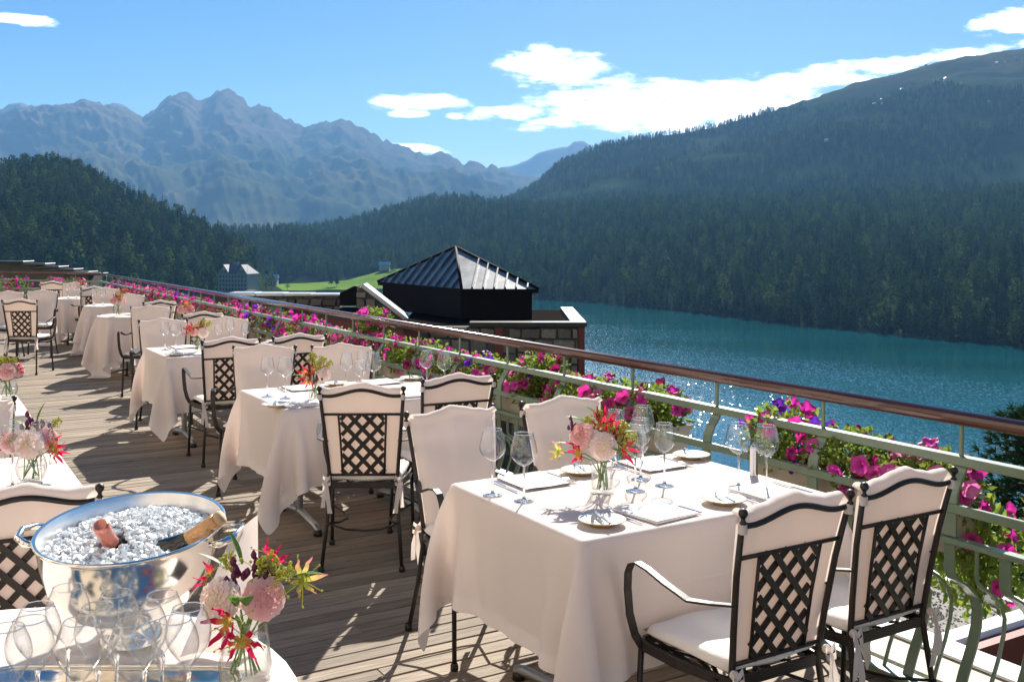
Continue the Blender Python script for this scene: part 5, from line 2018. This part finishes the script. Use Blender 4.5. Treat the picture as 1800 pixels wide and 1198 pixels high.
# front table
bouquet(at(1058, 866, TOP + .004), 'tall', 'bouquet of a pink and a cream dahlia with red lilies on the front table', 'clear glass vase holding the bouquet of the front table', [
    ('p', -.068, -.02, .085, (-.55, -.75, .35), 1.05), ('w', .0, -.05, .055, (.05, -1, .15), 1.08),
    ('l', .005, .0, .135, (.1, -.3, 1), 1.0), ('s', -.085, -.045, .03, (-1, -.5, -.15), 1.0), ('l', .075, -.02, .04, (.8, -.6, -.2), 1.0),
    ('g', -.15, -.02, .03, (-.5, -.8, .2), .85), ('s', .045, .02, .12, (.5, .1, .8), 1.0),
    ('y', .05, .0, .08, (.6, 0, .8), 1.1), ('y', .03, .03, .06, (.8, .3, .5), 1.0), ('y', -.01, .02, .12, (.1, .2, 1), .9),
    ('f', -.05, .0, .115, (-.75, 0, .9), 1.1), ('f', -.01, .01, .13, (-.35, .1, 1), 1.0), ('f', .02, .02, .11, (.35, .1, 1), 1.1), ('f', .06, .0, .03, (.9, -.2, .3), .9),
    ('f', -.10, -.01, .05, (-1, -.2, .5), .8), ('b', -.10, .0, .11, (0, 0, 1), .9), ('b', .07, .02, .07, (0, 0, 1), 1.0), ('s', .0, -.02, .12, (-.2, -.5, .9), .9), ('l', .03, -.01, .10, (.4, -.5, .7), .9), ('y', .06, -.02, .06, (.7, -.4, .6), 1.1), ('y', -.03, .02, .09, (-.4, .3, .9), 1.1), ('f', .05, .02, .07, (.8, .2, .7), 1.1), ('f', -.03, .03, .07, (-.6, .4, .7), 1.1), ('f', .01, -.02, .04, (.4, -.8, .4), .9), ('b', .03, -.02, .085, (0, 0, 1), 1.2)], seed=1, stems=10, sc=1.08)
# serving table, lower left
bouquet(V((-.565, 2.17, TOP + .004)), 'jar', 'bouquet of two blush dahlias with curled red lilies in the near left corner', 'wide glass jar vase beside the champagne glasses', [
    ('w', -.045, -.035, .050, (-.35, -.85, .35), 1.02), ('p', .046, -.03, .052, (.35, -.85, .3), 1.02),
    ('l', -.015, -.09, .022, (-.45, -1, .1), .92), ('s', .012, -.085, -.02, (.3, -1, -.4), .95), ('g', .125, -.02, .085, (.5, -.8, .35), 1.0),
    ('s', .055, .02, .125, (.6, .1, .8), .8), ('s', -.085, .02, .085, (-.9, .1, .5), .8),
    ('y', .03, .0, .085, (.4, -.2, 1), 1.0), ('y', -.03, .01, .09, (-.3, -.2, 1), .9), ('y', .06, -.01, .08, (.7, -.2, .7), .9),
    ('f', -.01, .01, .11, (-.3, .1, 1), 1.1), ('f', -.04, .01, .10, (-.8, 0, .6), 1.0), ('f', .02, -.07, .05, (.1, -.6, .9), 1.1), ('f', .0, -.075, .05, (-.1, -.5, 1), .9), ('f', .09, -.01, .09, (1, -.1, .25), 1.2),
    ('b', .025, .0, .10, (0, 0, 1), 1.0), ('b', -.015, -.01, .085, (0, 0, 1), 1.1), ('b', .05, -.01, .085, (0, 0, 1), .9)], seed=2)
bouquet(at(55, 846, TOP + .004), 'bowl', 'pink dahlia bouquet with magenta lilies on the left table', 'round bowl vase with the bouquet on the left table', [
    ('w', .02, -.06, .055, (.05, -1, .3), 1.15), ('p', -.06, -.04, .055, (-.5, -.8, .3), .9), ('p', .055, .0, .065, (.6, -.4, .5), 1.0),
    ('s', .09, -.03, .04, (1, -.4, .1), 1.0), ('s', -.09, -.01, .05, (-1, -.3, .3), .9), ('l', .10, -.02, .02, (1, -.5, -.3), .8),
    ('f', .02, .0, .12, (.25, 0, 1), 1.2), ('f', -.02, .0, .10, (-.6, 0, .9), 1.0), ('y', .07, .0, .10, (.6, 0, .8), .8), ('b', .0, -.01, .11, (0, 0, 1), 1.3), ('b', .03, .0, .12, (0, 0, 1), 1.1), ('y', -.03, -.03, .04, (-.3, -.6, .7), 1.0), ('f', -.05, 0, .09, (-.9, 0, .5), 1)], seed=3, sc=1.05)
bouquet(at(12, 700, TOP + .004), 'bowl', 'blush dahlia bouquet cut by the left edge of the view', 'bowl vase at the left edge behind the white chair', mix_items(31, 3, 2), seed=4, sc=1.1)
bouquet(at(553, 703, TOP + .004), 'tall', 'red and lime bouquet with one pale pink dahlia on the second table', 'glass vase on the second table', [
    ('w', .065, -.03, .05, (.6, -.8, .3), .95), ('l', -.05, -.03, .05, (-.5, -.7, .4), 1.1), ('s', -.03, -.05, .0, (-.3, -.8, -.6), 1.0), ('s', .04, .0, .09, (.6, -.2, .8), 1.0), ('l', -.01, -.04, .07, (0, -.8, .6), .9),
    ('y', .03, .0, .09, (.4, 0, 1), 1.3), ('y', .0, .01, .10, (-.1, 0, 1), 1.3), ('y', .02, -.03, .07, (.2, -.5, .8), 1.2), ('y', .05, .02, .08, (.7, 0, .7), 1.1), ('b', -.02, -.03, .05, (0, 0, 1), 1.3),
    ('f', -.06, .0, .03, (-1, 0, .4), 1.1), ('f', .0, .0, .08, (-.1, 0, 1), 1.1), ('b', .01, -.04, .03, (0, 0, 1), 1.2)], seed=5, sc=.95)
bouquet(at(347, 617, TOP + .004), 'tall', 'coral lilies and a pink dahlia on the third table', 'glass vase on the third table', [
    ('w', .06, -.04, .045, (.5, -.9, .2), 1.0), ('l', -.06, -.02, .06, (-.6, -.6, .5), 1.2), ('s', -.03, -.03, .09, (-.2, -.6, .8), 1.1), ('p', -.02, -.03, .05, (-.2, -.9, .3), .8),
    ('y', .03, .0, .09, (.3, 0, 1), 1.3), ('y', .06, .0, .08, (.6, 0, .8), 1.2), ('f', .02, .0, .09, (.2, 0, 1), 1.2), ('f', -.05, 0, .05, (-1, 0, .6), 1.1), ('l', .03, -.02, .10, (.4, -.4, .8), .9)], seed=6, sc=1.0)
bouquet(W(2.60, 11.2, TOP + .004), 'tall', 'coral pink bouquet in front of the far white chair', 'glass vase hidden behind the third table chairs', mix_items(37, 3, 3), seed=7, sc=1.1)
bouquet(W(2.28, 13.35, TOP + .004), 'tall', 'bouquet of pink dahlias on the nearest round table', 'glass vase on the nearest round table', mix_items(41, 3, 1), seed=8, sc=1.1)
bouquet(W(2.72, 15.6, TOP + .004), 'tall', 'salmon bouquet on the middle round table', 'glass vase on the middle round table', mix_items(43, 2, 3), seed=9, sc=1.0)
bouquet(W(2.50, 17.95, TOP + .004), 'tall', 'small coral bouquet on the farthest round table', 'glass vase on the farthest round table', mix_items(47, 2, 3), seed=10, sc=1.0)

# ------------------------------------------------------------------ serving table: ice bowl, bottles, tray, glasses
BC = V((-.885, 2.385, TOP + .004))
ax_, ay_ = .200, .225
bowl = thing('ice_bowl', 'polished silver oval bowl heaped with crushed ice', 'ice bowl', BC)
rimz = .262
outer = [(.001, 0), (.34, 0), (.36, .008), (.30, .02), (.24, .04), (.30, .062), (.52, .075), (.74, .105), (.90, .155), (.975, .21), (1.0, rimz - .012), (1.035, rimz - .004), (1.045, rimz), (1.035, rimz + .004), (1.0, rimz + .002)]
inner = [(1.0, rimz + .002), (.975, rimz - .012), (.95, .21), (.87, .155), (.70, .112), (.4, .088), (.001, .084)]
for nm, prof_, mt in (('bowl_body', outer, M['silver']), ('bowl_lining', inner, M['satin'])):
    bm_ = MB().lathe(prof_, 64)
    bm_.v = [(x * ax_, y * ay_, z + (.020 * y)) for x, y, z in bm_.v]
    obj(nm, bm_.mesh(nm, mt, True), bowl)
for sx in (-1, 1):
    c = V((sx * ax_ * 1.02, 0, .0))
    pts = [V((sx * ax_ * .985, -.055, .235)), V((sx * (ax_ + .02), -.06, .238)), V((sx * (ax_ + .046), -.045, .247)), V((sx * (ax_ + .055), 0, .255)), V((sx * (ax_ + .046), .045, .250)), V((sx * (ax_ + .02), .06, .242)), V((sx * ax_ * .985, .055, .238))]
    obj('ring_handle', MB().tube(pts, [.007, .009, .0085, .0075, .0085, .009, .007], 10).mesh('ring_handle', M['silver'], True), bowl)
def bottle(p, axis, foil, label, fl_len):
    t = thing('wine_bottle', label, 'bottle', p)
    t.rotation_euler = V(axis).to_track_quat('Z', 'Y').to_euler()
    obj('bottle_body', MB().lathe([(.0005, -.16), (.042, -.16), (.044, -.15), (.044, .01), (.043, .03), (.037, .06), (.026, .09), (.018, .115), (.0155, .13), (.0150, .16)], 32).mesh('bottle_body', M['bottle'], True), t)
    f = MB()
    prof = [(.0205, .098), (.0185, .112), (.0168, .13), (.0165, .165), (.0178, .172), (.0180, .186), (.0165, .192), (.0005, .193)]
    f.lathe([(a + random.uniform(-.0002, .0002), z) for a, z in prof], 26)
    fo = obj('neck_foil', f.mesh('neck_foil', foil, True), t)
    if foil == M['goldfoil']:
        obj('cork', MB().lathe([(.0145, .190), (.0165, .196), (.0172, .203), (.0150, .209), (.0005, .210)], 20).mesh('cork', M['cork'], True), fo)
    else:
        obj('foil_top', MB().lathe([(.0005, .1932), (.0120, .1934), (.0125, .1945), (.0148, .1945), (.0150, .1932)], 20).mesh('foil_top', M['pinkfoil'], True), fo)


BOT = [(V((-.030, .030, .160)), V((.0, -.72, .70)).normalized()), (V((.048, -.035, .178)), V((.80, .0, .54)).normalized())]
bottle(BC + BOT[0][0], BOT[0][1], M['pinkfoil'], 'dark bottle with salmon pink neck foil leaning towards us in the ice', .09)
bottle(BC + BOT[1][0], BOT[1][1], M['goldfoil'], 'dark bottle with copper gold foil leaning over the right rim of the ice bowl', .1)

# crushed ice
r = random.Random(21)
ice = MB()
for i in range(9000):
    a, q = r.random() * 6.28, math.sqrt(r.random())
    x, y = math.cos(a) * q * ax_ * .93, math.sin(a) * q * ay_ * .93
    z = .216 + .020 * (1 - q * q) + .022 * y / ay_ + .03 * max(0, y / ay_) * (1 - q) + r.uniform(-.012, .012) + .02 * y
    if any(((V((x, y, z)) - b) - a * (V((x, y, z)) - b).dot(a)).length < .046 * (1 if (V((x, y, z)) - b).dot(a) < .04 else .8) and abs((V((x, y, z)) - b).dot(a)) < .13 and z > b.z - .01 for b, a in BOT):
        continue
    e = r.uniform(.002, .0066)
    Rm_ = Matrix.Translation((x, y, z)) @ Matrix.Rotation(r.random() * 6, 4, V((r.gauss(0, 1), r.gauss(0, 1), r.gauss(0, 1))))
    ice.box((-e, -e * .8, -e * .7), (e, e * r.uniform(.5, 1), e * r.uniform(.5, .9)), Rm_)
io = obj('crushed_ice', ice.mesh('crushed_ice', M['ice']), None, BC, kind='stuff')
tag(io, 'bright crushed ice filling the silver bowl', 'ice')


# napkin draped beside the bowl
vs, fs = [], []
nx_, ny_ = 16, 20
for j in range(ny_ + 1):
    for i in range(nx_ + 1):
        u, v = i / nx_, j / ny_
        x = (.15 + .16 * u) * (1 - v) + (.222 + .075 * u) * v
        y = -.12 * (1 - v) * (1 - .3 * u) + (.03 - .05 * u) * v + .018 * math.sin(7 * u + 2 * v) * (1 - .5 * v)
        z = .006 + (.225 + .062 * u) * v
        vs.append((x, y, z))
fs = [(j * (nx_ + 1) + i, j * (nx_ + 1) + i + 1, (j + 1) * (nx_ + 1) + i + 1, (j + 1) * (nx_ + 1) + i) for j in range(ny_) for i in range(nx_)]
cl = obj('service_cloth', MB().add(vs, fs).mesh('service_cloth', M['cloth'], True), None, BC)
tag(cl, 'white service cloth propped upright against the right side of the ice bowl', 'service cloth')

# tray
tray = thing('silver_tray', 'silver tray with a raised rounded rim under the champagne glasses', 'tray', V((-.84, 1.97, TOP + .004)))
def rrect(hx, hy, rc, z, n=6):
    pts = []
    for cx, cy, a0 in ((hx - rc, hy - rc, 0), (-hx + rc, hy - rc, PI / 2), (-hx + rc, -hy + rc, PI), (hx - rc, -hy + rc, 1.5 * PI)):
        for k in range(n + 1):
            a = a0 + PI / 2 * k / n
            pts.append((cx + rc * math.cos(a), cy + rc * math.sin(a), z))
    return pts
loops = [rrect(.21, .155, .035, .001), rrect(.245, .19, .05, .001), rrect(.26, .205, .06, .012), rrect(.275, .22, .07, .016), rrect(.277, .222, .072, .014), rrect(.262, .207, .06, .008), rrect(.248, .193, .05, -.001)]
vs, fs = [], []
for l in loops:
    vs += l
n = len(loops[0])
fs.append(tuple(range(n)))
for i in range(len(loops) - 1):
    for j in range(n):
        fs.append((i * n + j, i * n + (j + 1) % n, (i + 1) * n + (j + 1) % n, (i + 1) * n + j))
obj('tray_plate', MB().add(vs, fs).mesh('tray_plate', M['silver'], True, True), tray)
rm = rrect(.276, .221, .07, .017)
obj('tray_rim', MB().tube(rm + [rm[0]], .004, 8, False).mesh('tray_rim', M['silver'], True), tray)
CH = [(119, 1030, 'champagne glass at the back left of the tray, against the lattice chair'), (66, 1062, 'champagne glass on the tray, second row, outermost left'),
      (172, 1063, 'champagne glass on the tray, second row, below the salmon bottle foil'), (254, 1062, 'champagne glass on the tray, second row, below the dark bottle'),
      (331, 1065, 'champagne glass on the tray closest to the dahlias'), (52, 1087, 'champagne glass in the front row of the tray, outermost left'),
      (140, 1089, 'champagne glass in the front row of the tray, second from the left'), (233, 1090, 'champagne glass in the front row of the tray, third from the left'),
      (308, 1086, 'champagne glass in the front row of the tray, nearest the jar vase'), (12, 1100, 'champagne glass cut by the left edge of the view'),
      (205, 1040, 'champagne glass at the back of the tray, in the middle before the bowl foot'), (285, 1042, 'champagne glass at the back of the tray, right of the bowl foot')]
for x, y, l in CH:
    top = at(x, y, TOP + .008 + .225)
    wineglass(V((top.x, top.y, TOP + .006)), CHAMP, l, 'champagne glasses on the silver tray')

# ------------------------------------------------------------------ planters and petunias
def blossom_mesh(m_, seed):
    r = random.Random(seed)
    R = .036
    n = 20
    m = MB()
    rings = []
    for q, (rr, z) in enumerate([(.003, -.03), (.006, -.012), (.016, -.002), (.028, .004), (.036, .002)]):
        ring = []
        for j in range(n):
            a = 2 * PI * j / n
            lob = 1 + (.10 * math.cos(5 * a) if q > 2 else 0)
            wv = (.004 * math.sin(5 * a + 1) + r.uniform(-.003, .003)) if q > 2 else 0
            ring.append((rr * lob * math.cos(a), rr * lob * math.sin(a), z + wv))
        rings += ring
    fs = []
    for i in range(4):
        for j in range(n):
            fs.append((i * n + j, i * n + (j + 1) % n, (i + 1) * n + (j + 1) % n, (i + 1) * n + j))
    m.add(rings, fs)
    return m.mesh('blossom', m_, True)


BL = {c: [blossom_mesh(M[c], k) for k in range(3)] for c in ('magenta', 'purple', 'wine', 'pinkpet')}


def foliage_mesh(seed, n, sx, sy, sz):
    r = random.Random(seed)
    m = MB()
    for i in range(n):
        c = V((r.gauss(0, .5), r.gauss(0, .5), r.gauss(0, .45)))
        if c.length > 1.0:
            c = c.normalized() * r.uniform(.7, 1.0)
        c = V((c.x * sx, c.y * sy, c.z * sz))
        d = (V((c.x / sx, c.y / sy, c.z / sz)) + V((r.gauss(0, .5), r.gauss(0, .5), r.gauss(.2, .5)))).normalized()
        s = d.orthogonal().normalized()
        s = s * math.cos(i) + d.cross(s) * math.sin(i)
        L, w_ = r.uniform(.026, .046), r.uniform(.011, .018)
        nn = d.cross(s) * .006
        m.add([c, c + d * L * .5 - s * w_ + nn, c + d * L, c + d * L * .5 + s * w_ + nn, c + d * L * .55 - nn], [(0, 1, 4), (1, 2, 4), (2, 3, 4), (3, 0, 4)])
    for i in range(n // 14):
        c = V((r.gauss(0, .4) * sx, r.gauss(0, .4) * sy, r.gauss(0, .4) * sz))
        m.tube([(c.x * .2, c.y * .2, -sz * .8), tuple(c * .6), tuple(c)], .0018, 4, False)
    return m.mesh('foliage', M['petleaf'])


FOL = [foliage_mesh(k, 620, .20, .17, .15) for k in range(3)]
FOL_FAR = [foliage_mesh(10 + k, 240, .22, .17, .15) for k in range(2)]
ORD = ['first', 'second', 'third', 'fourth', 'fifth', 'sixth', 'seventh', 'eighth', 'ninth', 'tenth', 'eleventh', 'twelfth', 'thirteenth', 'fourteenth', 'fifteenth', 'sixteenth', 'seventeenth', 'eighteenth', 'nineteenth', 'twentieth']
CW = {'magenta': 'magenta', 'purple': 'deep purple', 'wine': 'wine red', 'pinkpet': 'pink'}
box_m = MB()
Lb = 1.02
b0, b1 = .085, .11
box_m.add([(-b0, -Lb / 2 + .02, 0), (b0, -Lb / 2 + .02, 0), (b0, Lb / 2 - .02, 0), (-b0, Lb / 2 - .02, 0), (-b1, -Lb / 2, .19), (b1, -Lb / 2, .19), (b1, Lb / 2, .19), (-b1, Lb / 2, .19)],
          [(0, 3, 2, 1), (0, 1, 5, 4), (1, 2, 6, 5), (2, 3, 7, 6), (3, 0, 4, 7)])
lip_m = MB().tube([(-b1, -Lb / 2, .19), (b1, -Lb / 2, .19), (b1, Lb / 2, .19), (-b1, Lb / 2, .19), (-b1, -Lb / 2, .19)], 0, ell=(.022, .022), up=(0, 0, 1))
soil_m = MB().box((-b1 + .014, -Lb / 2 + .014, .16), (b1 - .014, Lb / 2 - .014, .178))
BOX, LIP, SOIL = bevel(box_m.mesh('box_body', M['planter']), .004), lip_m.mesh('box_lip', M['planter']), soil_m.mesh('soil', M['soil'])


def petunia(p, rz, cols, n, seed, label, detail, spread=(.21, .17, .16), droop=0.0, group='petunia plants along the railing'):
    r = random.Random(seed)
    t = thing('petunia_plant', label, 'petunia', p, rz, group)
    f = obj('foliage', r.choice(FOL if detail else FOL_FAR), t, (0, 0, 0), (0, 0, r.random() * .4), (spread[0] / .2, spread[1] / .17, spread[2] / .15))
    f['kind'] = 'stuff'
    joint = {}
    for i in range(n):
        while True:
            d = V((r.gauss(-.15, .8), r.gauss(0, .9), r.gauss(.35, .6)))
            if d.length > .3:
                break
        d.normalize()
        c = V((d.x * spread[0], d.y * spread[1] * 1.1, d.z * spread[2])) * r.uniform(.85, 1.12)
        if droop:
            c.z -= droop * r.random()
        nrm = (d + V((-.5, -.55, .1)) + V((r.gauss(0, .35), r.gauss(0, .35), r.gauss(0, .35)))).normalized()
        col = r.choice(cols)
        k = r.uniform(.75, 1.12)
        if detail:
            obj('blossom', r.choice(BL[col]), t, c, face(nrm), k)
        else:
            Mx = Matrix.Translation(c) @ V(nrm).to_track_quat('Z', 'Y').to_matrix().to_4x4() @ Matrix.Scale(k, 4)
            src = BL[col][0]
            j = joint.setdefault(col, MB())
            j.add([Mx @ v.co for v in src.vertices], [tuple(q.vertices) for q in src.polygons])
    for col, j in joint.items():
        obj('blossom', j.mesh('blossom', M[col], True), t, kind='stuff')


s_ = 1.55
bi = 0
gaps = [(3.52, 3.98)]
pats = [['magenta', 'magenta', 'pinkpet'], ['magenta', 'magenta', 'wine'], ['purple', 'magenta', 'magenta'], ['pinkpet', 'magenta'], ['magenta', 'magenta', 'purple', 'wine'], ['magenta']]
starts = [.70, 2.40, 4.05, 5.2, 6.35, 7.5, 8.65, 9.8, 10.95, 12.1, 13.25, 14.4, 15.55, 16.7, 17.85, 19.0]
where = lambda i: ('nearest planter' if i == 0 else ORD[i] + ' planter along the rail')
for bi, s0 in enumerate(starts):
    t = thing('planter_box', 'long beige flower box hung outside the railing, ' + where(bi), 'planter', W(RAIL_D + .10, s0 + Lb / 2, .535), TH, 'beige flower boxes along the railing')
    obj('box_body', BOX, t)
    obj('box_lip', LIP, t)
    obj('soil', SOIL, t)
    near = s0 < 7
    if bi == 1:
        slots = [.14, .50, .86]
    else:
        slots = [.17, .51, .85]
    for k, q in enumerate(slots):
        cols = pats[(bi * 3 + k * 2 + (bi // 2)) % len(pats)]
        if bi in (0, 1):
            cols = [['magenta', 'pinkpet', 'magenta'], ['magenta', 'magenta', 'wine'], ['magenta', 'purple', 'magenta']][k]
        hz = .785 + random.uniform(-.03, .03)
        l = f"{' and '.join(dict.fromkeys(CW[c] for c in cols))} petunia, {('near end', 'middle', 'far end')[k]} of {where(bi)}"
        petunia(W(RAIL_D + .10, s0 + Lb * q, hz), TH, cols, 25 if near else 32, 100 + bi * 7 + k, l, near,
                spread=(.18, .20, .125 + .03 * random.random()))
# plants that trail outside the near end
for k, (d, s, z, sp, n, cols, l) in enumerate([
    (3.50, 2.02, .62, (.14, .20, .24), 16, ['magenta', 'pinkpet'], 'pink trailing petunia spilling down outside the railing at the right edge'),
    (3.44, 1.72, .78, (.14, .22, .20), 15, ['magenta', 'pinkpet'], 'pink petunia crowding the lower bars at the very end of the view'),
    (3.47, 2.42, .50, (.12, .18, .22), 11, ['magenta'], 'magenta petunia trailing low beside the gravel roof'),
    (3.40, 5.35, .88, (.14, .2, .12), 14, ['magenta', 'wine'], 'magenta petunia standing tall above the middle rail behind the white chair'),
    (3.42, 8.05, 1.0, (.14, .25, .12), 14, ['magenta'], 'bright magenta petunia rising over the rail before the red wall')]):
    petunia(W(d, s, z), TH, cols, n, 300 + k, l, True, spread=sp)
for bi, q in enumerate((.8, 2.2, 3.6, 5.0, 6.4)):
    dirv = V((-math.cos(ra), math.sin(ra), 0))
    o_ = W(RAIL_D, 20.99) + dirv * (q + .2) + V((math.sin(ra), math.cos(ra), 0)) * .10
    t = thing('planter_box', 'beige flower box on the far return of the railing, ' + ORD[bi] + ' from the corner', 'planter', o_ + V((0, 0, .535)), PI / 2 - ra, 'beige flower boxes along the railing')
    obj('box_body', BOX, t)
    obj('box_lip', LIP, t)
    obj('soil', SOIL, t)
    for k in range(2):
        p = o_ + dirv * (-.25 + .5 * k) + V((0, 0, .8))
        cols = pats[(bi + k * 3) % 6]
        petunia(p, TH, cols, 20, 400 + bi * 3 + k, f"{' and '.join(dict.fromkeys(CW[c] for c in cols))} petunia, {('right', 'left')[k]} in {ORD[bi]} box past the corner", False, spread=(.24, .18, .16))

# ------------------------------------------------------------------ valley haze
hz_m, w = new_mat('valley_haze')
pv = w.n('ShaderNodeVolumePrincipled')
pv.inputs['Color'].default_value = (0.26, 0.57, 1.0, 1)
pv.inputs['Density'].default_value = HAZE
pv.inputs['Anisotropy'].default_value = 0.1
oo = w.n('ShaderNodeOutputMaterial')
w.set(oo.inputs['Volume'], pv.outputs[0])
hb = obj('haze', MB().box((-10000, -3500, LAKE_Z - 5), (10000, 12600, 1330)).mesh('haze', hz_m), kind='stuff')
tag(hb, 'thin blue summer haze filling the valley', 'haze')
